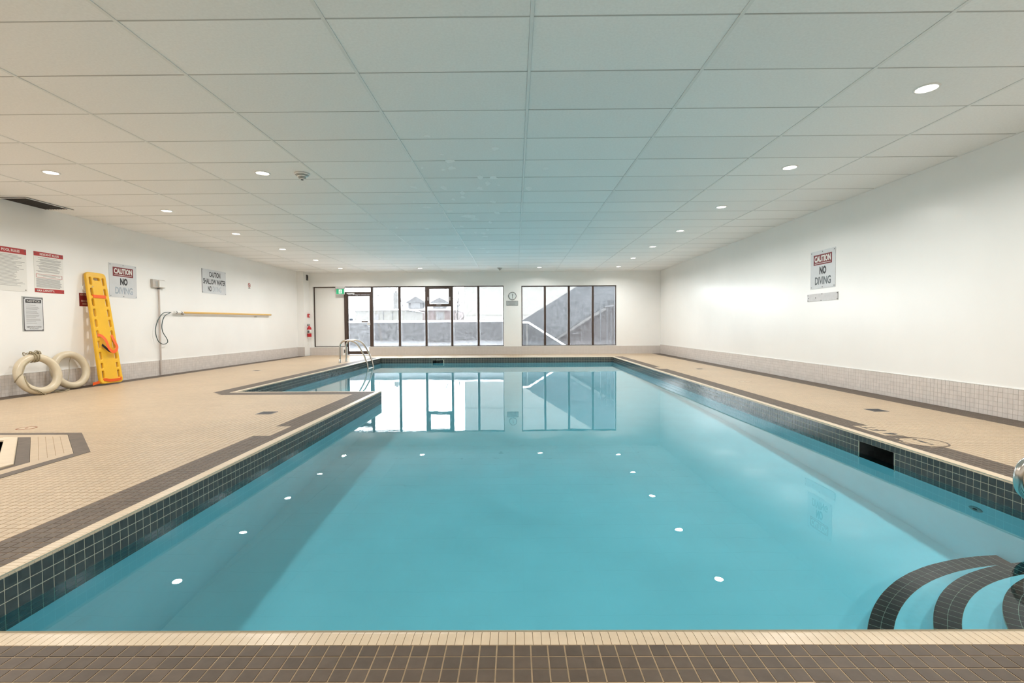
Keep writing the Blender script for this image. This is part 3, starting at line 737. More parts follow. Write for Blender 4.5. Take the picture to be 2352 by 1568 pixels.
# hinged sash
sa = MB()
for b in ((-2.93, -2.14, 1.60, 1.685), (-2.93, -2.14, z1-0.06, z1), (-2.93, -2.86, 1.685, z1-0.06), (-2.21, -2.14, 1.685, z1-0.06)): frame_box(sa, b[0], b[1], b[2], b[3], YG-0.055, YG+0.03)
so = sa.build('hinged_sash', m_brown, win1)
MB().box(-2.62, -2.46, YG-0.075, YG-0.055, 1.64, 1.66).build('sash_handle', m_alu, so)
for x in (-2.90, -2.17): MB().box(x-0.010, x+0.010, YG-0.070, YG-0.055, 1.80, 1.92).build('sash_stay', m_alu, so)
MB().box(-2.86, -2.21, YG-0.003, YG+0.003, 1.685, z1-0.06).build('pane', m_glass, win1)
# panes above the door
MB().box(-5.60, -4.81, YG-0.003, YG+0.003, 2.10, z1).build('pane', m_glass, win1)
xs2 = [0.985, 1.78, 2.575]
z0b, z1b = W2[2]+0.022, W2[3]-0.028
g2 = [(a, b, z0b, z1b) for a, b in ((W2[0]+0.03, 0.951), (1.019, 1.746), (1.814, 2.541), (2.609, W2[1]-0.02))]
window('window_2', W2, xs2, 'four-pane window looking onto the outdoor stairway', {'sill': [(W2[0], W2[1])], 'glass': g2}, m_glass2)
# door
door = empty('door_1', (DR[0], YG, 0)); mark(door, 'brown framed glazed exit door with a push bar', 'door', kind='structure')
def dm(name, b, m_, par=door, bev=0.0):
    mb = MB().box(b[0]-DR[0], b[1]-DR[0], b[2], b[3], b[4], b[5]); return mb.build(name, m_, par, bevel=bev)
dm('jamb', (-5.70, -5.60, -0.06, 0.04, 0.0, 2.10), m_brown); dm('jamb', (-4.835, -4.745, -0.055, 0.04, 0.0, 2.10), m_brown)
dm('head', (-5.60, -4.835, -0.05, 0.04, 2.015, 2.10), m_brown)
dm('stile', (-5.60, -5.575, -0.03, 0.03, 0.01, 2.01), m_brown); dm('stile', (-4.86, -4.835, -0.03, 0.03, 0.01, 2.01), m_brown)
dm('bottom_rail', (-5.575, -4.86, -0.03, 0.03, 0.02, 0.13), m_brown); dm('top_rail', (-5.575, -4.86, -0.03, 0.03, 1.96, 2.01), m_brown)
dm('pane', (-5.575, -4.86, -0.003, 0.003, 0.13, 1.96), m_dglass)
pb = dm('push_bar', (-5.575, -4.86, -0.075, -0.055, 1.095, 1.115), m_alu)
dm('push_pad', (-5.12, -4.91, -0.085, -0.05, 1.085, 1.135), m_brown, pb)
dm('lock_box', (-4.94, -4.84, -0.06, -0.03, 1.00, 1.075), m_alu)
cl = dm('door_closer', (-5.59, -5.34, -0.10, -0.05, 2.03, 2.07), m_alu)
MB().tube([(-5.40-DR[0], -0.08, 2.03), (-5.22-DR[0], -0.09, 1.975), (-5.30-DR[0], -0.05, 2.0)], 0.008).build('closer_arm', m_alu, cl)
st_ = dm('sticker', (-5.555, -5.43, -0.006, -0.003, 1.145, 1.225), mat('sticker', (0.16, 0.22, 0.32), 0.5))
dm('threshold', (-5.66, -4.78, -0.12, 0.05, 0.0, 0.012), m_alu)

# ================================================================== THINGS ON THE FAR WALL
# clock
e = empty('wall_clock', mw=on_far(-0.09, 1.928))
MB().lathe([(0.0, 0.0), (0.128, 0.0), (0.130, 0.02), (0.122, 0.03), (0.115, 0.022)], 36).build('rim', m_dkgrey, e)
MB().lathe([(0.0, 0.018), (0.116, 0.018)], 36).build('dial', mat('clock_dial', (0.74, 0.78, 0.77), 0.4), e)
for nm, a, l, w_ in (('hour_hand', R(78), 0.060, 0.006), ('minute_hand', R(-92), 0.085, 0.005), ('second_hand', R(100), 0.085, 0.002)):
    h = MB().box(-0.015, l, -w_, w_, 0.021, 0.023).build(nm, m_ink, e); h.rotation_euler = (0, 0, a)
for k in range(12):
    t = MB().box(0.098, 0.110, -0.0016, 0.0016, 0.0185, 0.0195).build('hour_mark', m_dkgrey, e); t.rotation_euler = (0, 0, k*math.pi/6)
mark(e, 'round white wall clock with dark rim between the two windows', 'clock')
# plaque
def sign_panel(e, w_, h_, m_, th=0.004, name='panel', r_=0.006): return MB().box(-w_/2, w_/2, -h_/2, h_/2, 0.0005, th).build(name, m_, e)
def screws(e, pts, z=0.004, m_=None, r_=0.008):
    me = MB().lathe([(r_, 0.0), (r_*0.8, 0.003), (0, 0.0035)], 10).mesh('screw'); me.materials.append(m_ or m_dkgrey)
    for (x, y) in pts:
        o = link('screw', me, None, e); o.location = (x, y, z)
def print_lines(e, rows_, z, m_, name='small_print'):
    mb = MB()
    for (x0, x1, y, h) in rows_: mb.box(x0, x1, y-h/2, y+h/2, z, z+0.0006)
    return mb.build(name, m_, e)
def lettering(e, txt, w_, h_, cx_, cy_, z, m_, bold=0.0, name='lettering'):
    return link(name, text_mesh(txt, w_, h_, cx_, cy_, z, bold), m_, e)
e = empty('plaque', mw=on_far(-0.10, 1.690)); sign_panel(e, 0.385, 0.155, m_dkgrey, 0.006, 'frame')
MB().box(-0.185, 0.185, -0.070, 0.070, 0.006, 0.007).build('panel', mat('plaque_grey', (0.40, 0.43, 0.43), 0.5), e)
print_lines(e, [(-0.14, 0.14, 0.045, 0.018), (-0.09, 0.09, 0.0, 0.018), (-0.10, 0.10, -0.042, 0.018)], 0.007, m_grtxt)
mark(e, 'small grey notice plaque mounted under the round clock', 'plaque')
# exit sign
e = empty('exit_sign', mw=on_far(-5.775, 2.125, YF-0.02))
MB().box(-0.135, 0.135, -0.11, 0.075, 0, 0.05).build('housing', m_white, e, bevel=0.004)
MB().box(-0.15, 0.15, 0.075, 0.145, 0.0, 0.07).build('mounting_box', mat('exit_box', (0.55, 0.54, 0.54), 0.5), e)
fc = MB().box(-0.128, 0.128, -0.102, 0.068, 0.05, 0.053).build('face', m_green, e)
ds = MB().box(-0.045, 0.055, -0.080, 0.052, 0.053, 0.054).build('doorway_symbol', m_lit, fc)
rm = MB(); z_ = 0.0545
for pts, r_ in (([(0.005, 0.005), (0.0, -0.025)], 0.009), ([(0.0, -0.025), (0.022, -0.042), (0.018, -0.068)], 0.006), ([(0.0, -0.025), (-0.015, -0.048), (-0.035, -0.05)], 0.006), ([(0.005, 0.005), (0.028, -0.008), (0.042, 0.004)], 0.005), ([(0.005, 0.005), (-0.016, -0.006), (-0.026, -0.022)], 0.005)):
    rm.tube([(a, b, z_) for a, b in pts], r_, 6)
rm.lathe([(0.0, 0.0015), (0.011, 0.0015), (0.011, 0)], 12, (0.013, 0.026, z_)); rm.build('running_figure', m_green, fc)
mark(e, 'green and white running figure exit sign above the glazed door', 'exit sign')
# fire extinguisher on the pier
e = empty('fire_extinguisher', (-6.765, 15.85, 0.62))
MB().lathe([(0.0, 0.0), (0.062, 0.0), (0.066, 0.012), (0.066, 0.27), (0.058, 0.305), (0.030, 0.335), (0.026, 0.36), (0.0, 0.36)], 24).build('cylinder', m_fire, e)
lb = MB().lathe([(0.0665, 0.11), (0.0672, 0.11), (0.0672, 0.235), (0.0665, 0.235)], 24).build('label_band', m_signw, e)
MB().box(-0.030, 0.030, -0.069, -0.0665, 0.13, 0.215).build('label_print', m_dkgrey, lb)
vl = MB().lathe([(0.020, 0.36), (0.020, 0.39), (0.0, 0.39)], 12).build('valve', m_steel, e)
MB().box(-0.08, 0.03, -0.010, 0.010, 0.385, 0.397).build('lever', m_dkgrey, vl)
MB().box(-0.075, 0.02, -0.010, 0.010, 0.408, 0.418).build('handle', m_blk, vl)
MB().tube(smooth_path([(-0.02, 0, 0.375), (-0.075, -0.01, 0.36), (-0.085, -0.01, 0.26), (-0.075, -0.01, 0.12)]), 0.008).build('hose', m_blk, e)
MB().box(-0.065, -0.02, 0.01, 0.05, 0.24, 0.27).build('bracket', m_steel, e)
mark(e, 'red fire extinguisher with white label hung on the wall pier', 'extinguisher')
e = empty('pull_station', mw=basis((0,1,0), (0,0,1), (1,0,0), (-6.83, 15.93, 1.32)))
MB().box(-0.06, 0.06, -0.06, 0.06, 0, 0.04).build('housing', m_fire, e, bevel=0.005); MB().box(-0.035, 0.035, -0.03, 0.01, 0.04, 0.048).build('lever', m_signw, e)
mark(e, 'small red fire alarm pull station on the pier', 'alarm')
e = empty('wall_sensor', mw=basis((0,1,0), (0,0,1), (1,0,0), (-6.83, 15.88, 2.56)))
MB().box(-0.05, 0.05, -0.09, 0.09, 0, 0.03).build('housing', m_dkgrey, e, bevel=0.006); MB().box(-0.03, 0.03, -0.03, 0.05, 0.03, 0.036).build('grille', m_blk, e)
mark(e, 'small dark grey box high on the pier under the ceiling', 'sensor')
e = empty('wall_outlet', mw=basis((0,1,0), (0,0,1), (1,0,0), (-6.83, 15.90, 0.38)))
MB().box(-0.035, 0.035, -0.055, 0.055, 0, 0.006).build('plate', m_white, e); MB().box(-0.017, 0.017, -0.035, 0.035, 0.006, 0.009).build('socket', m_signw, e)
mark(e, 'white electrical outlet plate low on the pier', 'outlet')
e = empty('door_heater_plate', mw=on_far(-5.665, 0.135, YF-0.031))
MB().box(-0.065, 0.065, -0.135, 0.135, 0, 0.03).build('plate', m_white, e, bevel=0.004); MB().box(-0.022, 0.022, -0.055, 0.055, 0.03, 0.033).build('opening', m_dkgrey, e)
e.name = 'push_plate'; mark(e, 'white box with a dark slot on the skirting beside the door', 'switch box')

# ================================================================== LEFT WALL THINGS
def corner_screws(w_, h_, i=0.022): return [(sx*(w_/2-i), sy*(h_/2-i)) for sx in (-1, 1) for sy in (-1, 1)]
# pool rules
e = empty('rules_sign', mw=on_left(6.735, 1.772)); sign_panel(e, 0.46, 0.605, m_signw)
hb = MB().box(-0.23, 0.23, 0.225, 0.3025, 0.004, 0.005).build('header_band', m_red, e)
lettering(hb, 'POOL RULES', 0.245, 0.036, 0.015, 0.264, 0.005, m_signw, 0.02)
rr = []; y = 0.20
for k in range(26):
    rr.append((-0.215, -0.215+rng.uniform(0.26, 0.425), y, 0.0055)); y -= 0.0165 if k % 4 else 0.0185
print_lines(e, rr, 0.004, m_grtxt); screws(e, corner_screws(0.46, 0.605))
mark(e, 'white pool rules board with a red heading', 'sign')
# resident rules
e = empty('rules_sign', mw=on_left(7.304, 1.775)); sign_panel(e, 0.46, 0.60, m_signw)
hb = MB().box(-0.23, 0.23, 0.238, 0.30, 0.004, 0.005).build('header_band', m_red, e); fo = MB().box(-0.23, 0.23, -0.30, -0.243, 0.004, 0.005).build('footer_band', m_red, e)
lettering(hb, 'RESIDENT RULES', 0.30, 0.032, 0.01, 0.268, 0.005, m_signw, 0.02); lettering(fo, 'MAX CAPACITY:', 0.27, 0.030, -0.065, -0.272, 0.005, m_signw, 0.02)
rr = []; y = 0.215
for k in range(15): rr.append((-rng.uniform(0.13, 0.205), rng.uniform(0.13, 0.205), y, 0.006)); y -= 0.0125 if k % 3 else 0.019
for k in range(11): rr.append((-0.205, 0.205-rng.uniform(0, 0.05), -0.095-k*0.0125, 0.0065))
rr += [(-0.17, 0.17, -0.043, 0.006), (-0.10, 0.10, -0.058, 0.006)]
print_lines(e, rr, 0.004, m_grtxt)
bo = MB()
for b in ((-0.205, 0.205, -0.030, -0.026), (-0.205, 0.205, -0.080, -0.076), (-0.205, -0.200, -0.080, -0.026), (0.200, 0.205, -0.080, -0.026)): bo.box(*b, 0.004, 0.0048)
bo.build('outlined_box', m_red, e); screws(e, corner_screws(0.46, 0.60))
mark(e, 'white resident rules board with red heading and red footer', 'sign')
# notice
e = empty('notice_sign', mw=on_left(7.043, 1.148)); MB().box(-0.165, 0.145, -0.25, 0.255, 0.0004, 0.003).build('backing', m_grey, e); sign_panel(e, 0.29, 0.485, m_dkgrey, 0.004, 'border')
MB().box(-0.135, 0.135, -0.232, 0.232, 0.004, 0.005).build('panel', m_alu, e)
hb = MB().box(-0.115, 0.115, 0.165, 0.215, 0.005, 0.0058).build('header_band', m_ink, e); lettering(hb, 'NOTICE', 0.19, 0.028, 0, 0.190, 0.0058, m_signw, 0.015)
rr = []; y = 0.13
for k in range(14): rr.append((-0.11, rng.uniform(0.02, 0.11), y, 0.0055)); y -= 0.0155 if k % 3 else 0.027
print_lines(e, rr, 0.005, m_grtxt)
lettering(e, 'EMERGENCY PHONE', 0.215, 0.017, 0, -0.185, 0.005, m_ink, 0.01); lettering(e, 'IN HALLWAY', 0.13, 0.015, 0, -0.212, 0.005, m_ink, 0.01); screws(e, corner_screws(0.29, 0.485, 0.016))
mark(e, 'narrow silver notice plate with black border under the rules boards', 'sign')
# caution no diving
def caution(name, mw, faded, label):
    e = empty(name, mw=mw); sign_panel(e, 0.61, 0.595, m_alu, 0.005)
    hb = MB().box(-0.225, 0.225, 0.075, 0.235, 0.005, 0.0062).build('header_band', m_dred, e)
    lettering(hb, 'CAUTION', 0.40, 0.098, 0, 0.168, 0.0062, m_signw, 0.045)
    MB().box(-0.195, 0.195, 0.094, 0.102, 0.0062, 0.007).build('underline', m_signw, hb)
    lettering(e, 'NO', 0.165, 0.125, 0.01, -0.015, 0.005, m_ink, 0.055); lettering(e, 'DIVING', 0.39, 0.125, 0.01, -0.175, 0.005, m_fade if faded else m_fade2, 0.03)
    screws(e, corner_screws(0.61, 0.595, 0.025)+[(0, 0.275), (0, -0.275)], 0.005); mark(e, label, 'sign')
caution('caution_sign', on_left(8.688, 1.783), True, 'caution no diving sign with washed-out lower lettering beside the yellow board')
caution('caution_sign', on_right(7.615, 1.79), False, 'caution no diving sign on the glossy white wall')
# caution shallow water
e = empty('caution_sign', mw=on_left(11.335, 2.003)); w_, h_ = 0.90, 0.555
sign_panel(e, w_, h_, m_alu, 0.004); lettering(e, 'CAUTION', 0.42, 0.125, 0.02, 0.165, 0.004, m_ink, 0.03); lettering(e, 'SHALLOW WATER', 0.84, 0.125, 0.01, 0.0, 0.004, m_ink, 0.03)
lettering(e, 'NO', 0.13, 0.12, -0.18, -0.165, 0.004, m_ink, 0.03); lettering(e, 'DIVING', 0.32, 0.12, 0.09, -0.165, 0.004, m_fade, 0.0); screws(e, corner_screws(w_, h_))
MB().box(-0.455, -0.445, -0.27, 0.275, -0.001, 0.0055).build('edge', m_dkgrey, e)
mark(e, 'silver caution shallow water sign above the reaching pole', 'sign')
# small prohibition sign
e = empty('prohibition_sign', mw=on_left(12.82, 2.04)); sign_panel(e, 0.13, 0.17, m_signw, 0.004)
MB().lathe([(0.042, 0.004), (0.042, 0.0055), (0.058, 0.0055), (0.058, 0.004)], 24, (0, 0.018, 0)).build('red_circle', m_red, e)
b_ = MB().box(-0.045, 0.045, -0.007, 0.007, 0.004, 0.0058).build('red_bar', m_red, e); b_.location = (0, 0.018, 0); b_.rotation_euler = (0, 0, R(-45))
MB().box(-0.02, 0.02, 0.0, 0.03, 0.004, 0.005).build('symbol', m_ink, e); print_lines(e, [(-0.045, 0.045, -0.062, 0.014)], 0.004, m_ink)
mark(e, 'tiny white sign with a red prohibition circle', 'sign')
# red emergency sign behind board
e = empty('emergency_sign', mw=on_left(7.93, 1.407)); sign_panel(e, 0.27, 0.215, mat('deep_red', (0.16, 0.008, 0.010), 0.4), 0.003)
lettering(e, 'DO NOT', 0.16, 0.026, -0.03, 0.078, 0.003, m_ring, 0.005); print_lines(e, [(-0.105, -0.02, -0.022, 0.026), (-0.01, 0.10, -0.022, 0.026), (-0.08, -0.005, -0.070, 0.024)], 0.003, mat('dull_print', (0.34, 0.18, 0.14), 0.6))
mark(e, 'small red sign partly hidden behind the yellow spine board', 'sign')
# wall hook behind the board
e = empty('wall_hook', mw=on_left(7.905, 1.60)); MB().lathe([(0.0, 0), (0.055, 0), (0.055, 0.012), (0.03, 0.02), (0, 0.02)], 20).build('rosette', m_white, e)
MB().tube(smooth_path([(0, 0, 0.02), (0.0, -0.01, 0.06), (0.01, 0.0, 0.10), (0.03, 0.03, 0.11)]), 0.006).build('peg', m_steel, e)
mark(e, 'white wall hook peeping out behind the yellow spine board', 'hook')
# junction box and conduit
e = empty('junction_box', mw=on_left(9.51, 1.80, 0.001))
MB().box(-0.17, 0.15, -0.075, 0.085, 0, 0.05).build('box', mat('box_putty', (0.52, 0.48, 0.44), 0.5), e, bevel=0.006)
MB().box(-0.04, 0.14, -0.065, 0.07, 0.05, 0.085).build('cover', m_white, e, bevel=0.006); MB().box(-0.10, -0.05, -0.05, 0.05, 0.05, 0.055).build('slot', m_grey, e)
MB().tube([(0.005, -0.075, 0.030), (0.005, -1.785, 0.030)], 0.016, 10).build('conduit', mat('conduit_putty', (0.56, 0.50, 0.46), 0.5), e)
MB().tube([(0.005, -0.072, 0.030), (0.005, -0.10, 0.030)], 0.022, 10).build('connector', m_dkgrey, e)
mark(e, 'putty coloured wall box with a conduit running down to the deck', 'wall box')
# reaching pole with wire loop
e = empty('reaching_pole', (XL+0.06, 9.84, 1.257))
MB().tube([(0, 0.28, 0.003), (0, 3.95, 0.04)], 0.021, 12).build('pole', m_pole, e); MB().tube([(0, 3.93, 0.04), (0, 3.98, 0.0403)], 0.026, 12).build('end_cap', m_ring, e)
sl = MB().tube([(0, 0.05, 0.001), (0, 0.30, 0.003)], 0.024, 12).build('sleeve', m_white, e)
for y in (0.09, 0.24): MB().tube([(0, y, 0.001), (0, y+0.02, 0.0012)], 0.027, 12).build('clamp', m_dkgrey, sl)
lp = [at_x(x, y, XL+0.06) for x, y in ((393,717),(375,719),(362,737),(357,760),(363,782),(374,790),(384,787),(384,779),(374,762),(372,745),(378,726),(391,718))]
org = np.array([XL+0.06, 9.84, 1.257])
MB().tube(smooth_path([p-org for p in lp], 8), 0.0075, 8).build('wire_loop', m_wire, e)
for y in (0.35, 3.2): MB().box(-0.06, 0.0, y-0.012, y+0.012, -0.045, -0.02).build('wall_bracket', m_steel, e)
mark(e, 'yellow reaching pole with a dark wire loop hung on the wall', 'reaching pole')

# spine board leaning on the wall
def capsule(cx_, cy_, hw, hl, n=8):
    pts = []
    for k in range(n+1): a = math.pi*k/n; pts.append((cx_+hw*math.cos(a), cy_+hl-hw+hw*math.sin(a)))
    for k in range(n+1): a = math.pi+math.pi*k/n; pts.append((cx_+hw*math.cos(a), cy_-hl+hw+hw*math.sin(a)))
    return pts
def capsule_h(cx_, cy_, hl, hw): return [(cx_+(y-0), cy_+(x-0)) for x, y in capsule(0, 0, hw, hl)][::-1]
def filled(splines, ext, bev, name):
    cu = bpy.data.curves.new(name, 'CURVE'); cu.dimensions = '2D'; cu.fill_mode = 'BOTH'; cu.extrude = ext; cu.bevel_depth = bev; cu.bevel_resolution = 2
    for pts in splines:
        s = cu.splines.new('POLY'); s.points.add(len(pts)-1); s.use_cyclic_u = True
        for i, p in enumerate(pts): s.points[i].co = (p[0], p[1], 0, 1)
    o = bpy.data.objects.new('t', cu); COL.objects.link(o); dg = bpy.context.evaluated_depsgraph_get()
    me = bpy.data.meshes.new_from_object(o.evaluated_get(dg)); bpy.data.objects.remove(o); bpy.data.curves.remove(cu)
    return me
BL = 1.83; WT, WBt = 0.168, 0.200   # half widths top / bottom
def hw_at(t): return WBt+(WT-WBt)*t
out = []
for (sx, sy) in ((1, 0), (1, 1), (-1, 1), (-1, 0)):
    cxx = sx*(hw_at(sy)-0.05); cyv = 0.05 if sy == 0 else BL-0.05
    a0 = {(1, 0): -90, (1, 1): 0, (-1, 1): 90, (-1, 0): 180}[(sx, sy)]
    for k in range(7): a = R(a0+k*15); out.append((cxx+0.05*math.cos(a), cyv+0.05*math.sin(a)))
holes = []
for t in (0.075, 0.155, 0.245, 0.345, 0.44, 0.54, 0.635, 0.73, 0.825, 0.925):
    l = 0.060 if t not in (0.155,) else 0.042
    for s in (-1, 1): holes.append(capsule(s*(hw_at(t)-0.056), t*BL, 0.031, l+0.014)[::-1])
holes.append(capsule_h(0.0, 0.945*BL, 0.068, 0.032))
bme = filled([out]+holes, 0.014, 0.010, 'spine_board_panel'); bme.materials.append(m_yellow)
foot = Vector((XL+0.32, 7.985, 0.008)); topv = Vector((XL+0.06, 8.03, 1.80)); vv = (topv-foot).normalized(); uu = Vector((0.06, 1, 0)); uu = (uu-vv*uu.dot(vv)).normalized(); nn = uu.cross(vv)
e = empty('spine_board', mw=basis(uu, vv, nn, foot+nn*0.0+Vector((0, 0, 0.03))))
link('panel', bme, None, e)
def strap(pts, w_=0.026): return MB().ribbon(smooth_path(pts, 6), w_)
a = hw_at(0.795)
MB().ribbon([(-a+0.055, 0.785*BL, -0.01), (-a+0.06, 0.785*BL, 0.030), (a-0.06, 0.785*BL, 0.030), (a-0.055, 0.785*BL, -0.01)], (0, 0.026, 0)).build('strap', m_orange, e)
lw = smooth_path([(-0.135, 0.435*BL, 0.02), (-0.09, 0.42*BL, 0.05), (-0.055, 0.375*BL, 0.075), (-0.04, 0.31*BL, 0.09), (0.01, 0.275*BL, 0.095), (0.08, 0.28*BL, 0.085), (0.135, 0.32*BL, 0.07), (0.125, 0.37*BL, 0.05), (0.115, 0.435*BL, 0.02)], 6)
wv = [((lw[min(i+1, len(lw)-1)]-lw[max(i-1, 0)]).cross(Vector((0, 0, 1)))).normalized()*0.024 for i in range(len(lw))]
so_ = MB().ribbon(lw, wv).build('strap', m_orange, e)
MB().ribbon(smooth_path([(-0.11, 0.345*BL, 0.045), (-0.07, 0.315*BL, 0.06), (-0.02, 0.285*BL, 0.07), (0.03, 0.275*BL, 0.075)], 5), (0.008, 0.018, 0)).build('strap_lining', m_blk, so_)
MB().ribbon(smooth_path([(-0.30, 0.005, -0.03), (-0.19, 0.03, 0.0), (-0.14, 0.055, 0.032), (-0.05, 0.035, 0.036), (0.08, 0.035, 0.036), (0.17, 0.05, 0.032), (0.135, 0.07, 0.0)], 6), (0.0, 0.022, 0.004)).build('strap', m_orange, e)
mark(e, 'yellow plastic spine board with orange straps leaning on the wall', 'spine board')

# life rings
def ring(name, cpx, cpy, x, tilt, yaw_, label, rope):
    c = at_x(cpx, cpy, x); RM, rm_ = 0.246, 0.053
    e = empty(name, (c[0], c[1], 0.0))
    zc = RM+rm_
    rot = Matrix.Rotation(yaw_, 4, 'Z') @ Matrix.Rotation(R(90)-tilt, 4, 'Y')     # axis along +x, leaning back
    mw = Matrix.Translation((0, 0, (RM*math.cos(tilt)+rm_))) @ rot
    def tp(a, b, rr=0.0): return ((RM+(rm_+rr)*math.cos(b))*math.cos(a), (RM+(rm_+rr)*math.cos(b))*math.sin(a), (rm_+rr)*math.sin(b))
    v = []; f = []; n1, n2 = 56, 20
    for i in range(n1):
        for j in range(n2): v.append(tp(2*math.pi*i/n1, 2*math.pi*j/n2))
    for i in range(n1):
        for j in range(n2): f.append((i*n2+j, ((i+1)%n1)*n2+j, ((i+1)%n1)*n2+(j+1)%n2, i*n2+(j+1)%n2))
    MB().add(v, f, True).build('ring_body', m_ring, e, mw)
    if rope:
        # hank of rope tied round the top of the ring (local angle pi = up)
        kn = MB()
        for q in range(5):
            a0 = math.pi+(q-2)*0.085+rng.uniform(-0.03, 0.03)
            kn.tube([tp(a0+0.05*math.sin(b*1.0+q), b, 0.006+0.004*(q % 3)) for b in np.linspace(0, 2*math.pi, 22, endpoint=False)], 0.0065, 6, closed=True)
        for q in range(4):
            c_ = Vector((-RM-rm_-0.012, 0.05*math.sin(q*2.1), 0.03*math.cos(q*1.7)))
            kn.tube([c_+Vector((0.020*math.sin(3*t+q), 0.055*math.cos(t), 0.035*math.sin(t))) for t in np.linspace(0, 2*math.pi, 18, endpoint=False)], 0.006, 6, closed=True)
        kn.build('rope_hank', m_rope, e, mw)
        ln = MB()
        ln.tube(smooth_path([tp(math.pi+0.35, 2.4, 0.006), tp(math.pi+0.9, 2.2, 0.012), tp(math.pi+1.45, 1.9, 0.008), tp(math.pi+1.6, 1.2, 0.006), tp(math.pi+1.75, 0.4, 0.006), tp(math.pi+1.85, -0.6, 0.008)]), 0.0055, 6)
        for q in range(2):
            ln.tube(smooth_path([tp(math.pi+1.7-0.05*q, 2.6, 0.006), tp(math.pi+1.95+0.03*q, 1.9, 0.008), tp(math.pi+2.35+0.04*q, 1.3, 0.008), tp(math.pi+2.75, 1.1+0.2*q, 0.010), tp(math.pi+3.0+0.1*q, 0.6, 0.012)]), 0.0055, 6)
        ln.build('rope_line', m_rope, e, mw)
    else:
        MB().tube(smooth_path([tp(math.pi-0.1, 2.6, 0.005), tp(math.pi-0.25, 3.3, 0.01), (-0.12, 0.05, -0.05), (0.05, 0.02, -0.06), (0.15, -0.03, -0.05)]), 0.0035, 6).build('cord', m_rope, e, mw)
    mark(e, label, 'life ring'); return e
ring('life_ring', 88, 858, XL+0.26, R(15), R(-9), 'cream life ring wrapped with rope leaning on the tiled skirting', True)
ring('life_ring', 162, 851, XL+0.12, R(12), R(-5), 'plain cream life ring beside the yellow spine board', False)
pth = [at_z(x, y, 0.007) for x, y in ((70,897),(66,893),(75,899),(88,903),(104,905),(112,900),(125,898),(138,896),(150,895),(160,893),(152,897),(136,900),(128,899))]
ro = MB().tube(smooth_path(pth, 6), 0.0065, 6).build('rope', m_rope); mark(ro, 'loose rope end trailing on the deck below the life rings', 'rope')

# ================================================================== RIGHT WALL: faded plate
e = empty('faded_plate', mw=on_right(7.62, 1.355)); sign_panel(e, 0.755, 0.12, mat('faded_plate', (0.60, 0.59, 0.60), 0.4, var=0.05, vscale=20), 0.005)
MB().box(0.3725, 0.3775, -0.06, 0.06, 0.0, 0.007).build('edge', m_grey, e)
screws(e, [(-0.36, 0.04), (-0.36, -0.045), (0.36, 0.045), (0.36, -0.045), (0.0, 0.05), (-0.02, -0.05), (-0.345, -0.005), (-0.16, -0.005)], 0.005)
mark(e, 'long narrow faded plate below the sign on the glossy wall', 'sign')

# ================================================================== CEILING THINGS
def smoke(x, y, label):
    e = empty('smoke_detector', (x, y, ZC))
    MB().lathe([(0.0, -0.001), (0.085, -0.001), (0.085, -0.012), (0.075, -0.016)], 28).build('base', m_white, e)
    for k, (r_, z) in enumerate(((0.072, -0.016), (0.058, -0.030), (0.044, -0.044), (0.030, -0.058))):
        MB().lathe([(r_*0.75, z+0.004), (r_, z+0.002), (r_*0.98, z-0.006), (r_*0.7, z-0.008), (0, z-0.008)], 26).build('tier', m_white if k % 2 else m_grey, e)
    MB().lathe([(0.016, -0.062), (0.014, -0.074), (0, -0.076)], 16).build('sensor_cap', m_dkgrey, e)
    mark(e, label, 'smoke detector')
smoke(-2.486, 5.71, 'stepped cone smoke detector beside a recessed downlight')
smoke(-0.468, 14.98, 'stepped cone smoke detector close to the end wall clock')
e = empty('ceiling_vent', (VENT[0], VENT[2], ZC))
vx, vy = VENT[1]-VENT[0], VENT[3]-VENT[2]
MB().box(0.0, vx, 0.0, vy, -0.003, -0.001).build('dark_opening', m_duct, e)
fr_ = MB(); fr_.box(vx, vx+0.022, -0.022, vy, -0.008, 0.0); fr_.box(0.0, vx, -0.022, 0.0, -0.008, 0.0); fr_.build('frame', m_tee, e)
MB().box(vx+0.022, vx+0.030, -0.03, vy+0.05, -0.003, 0.001).build('dark_strip', m_dkgrey, e); MB().box(0, vx+0.03, -0.036, -0.022, -0.003, 0.001).build('dark_strip', m_dkgrey, e)  # dark grey strips along two sides of the vent frame
for k in range(9): MB().box(0.01+k*vx/9.2, 0.016+k*vx/9.2, 0.0, vy, -0.006, -0.003).build('slat', m_duct, e)
mark(e, 'dark open vent in the ceiling along the signs wall', 'vent')

# ================================================================== DECK THINGS
def drain(x, y, s, label, m_=m_dkgrey):
    e = empty('floor_drain', (x, y, 0)); MB().box(-s, s, -s, s, -0.004, 0.002).build('grate', m_, e)
    me = MB().box(-s*0.8, s*0.8, -s*0.05, s*0.05, 0.002, 0.0035).mesh('bar'); me.materials.append(m_blk)
    for k in range(5):
        o = link('bar', me, None, e); o.location = (0, (k-2)*s*0.35, 0)
    mark(e, label, 'drain')
drain(-2.72, 5.24, 0.085, 'square floor drain beside the pool corner')
drain(3.90, 10.26, 0.075, 'square floor drain on the long deck toward the end windows', m_grey)
drain(3.885, 5.22, 0.080, 'square floor drain on the long deck below the caution sign')
drain(-5.62, 10.44, 0.075, 'square floor drain on the deck below the reaching pole', m_grey)
def cover(x, y, r_, label, m_):
    e = empty('floor_cover', (x, y, 0)); MB().lathe([(r_, -0.002), (r_, 0.002), (r_-0.012, 0.002), (r_-0.012, -0.002)], 28).build('ring', m_, e)
    MB().lathe([(0.0, 0.0012), (r_-0.013, 0.0012)], 28).build('lid', m_beige, e); MB().lathe([(0.014, 0.0), (0.012, 0.003), (0, 0.003)], 12).build('bolt', m_, e)
    mark(e, label, 'floor cover')
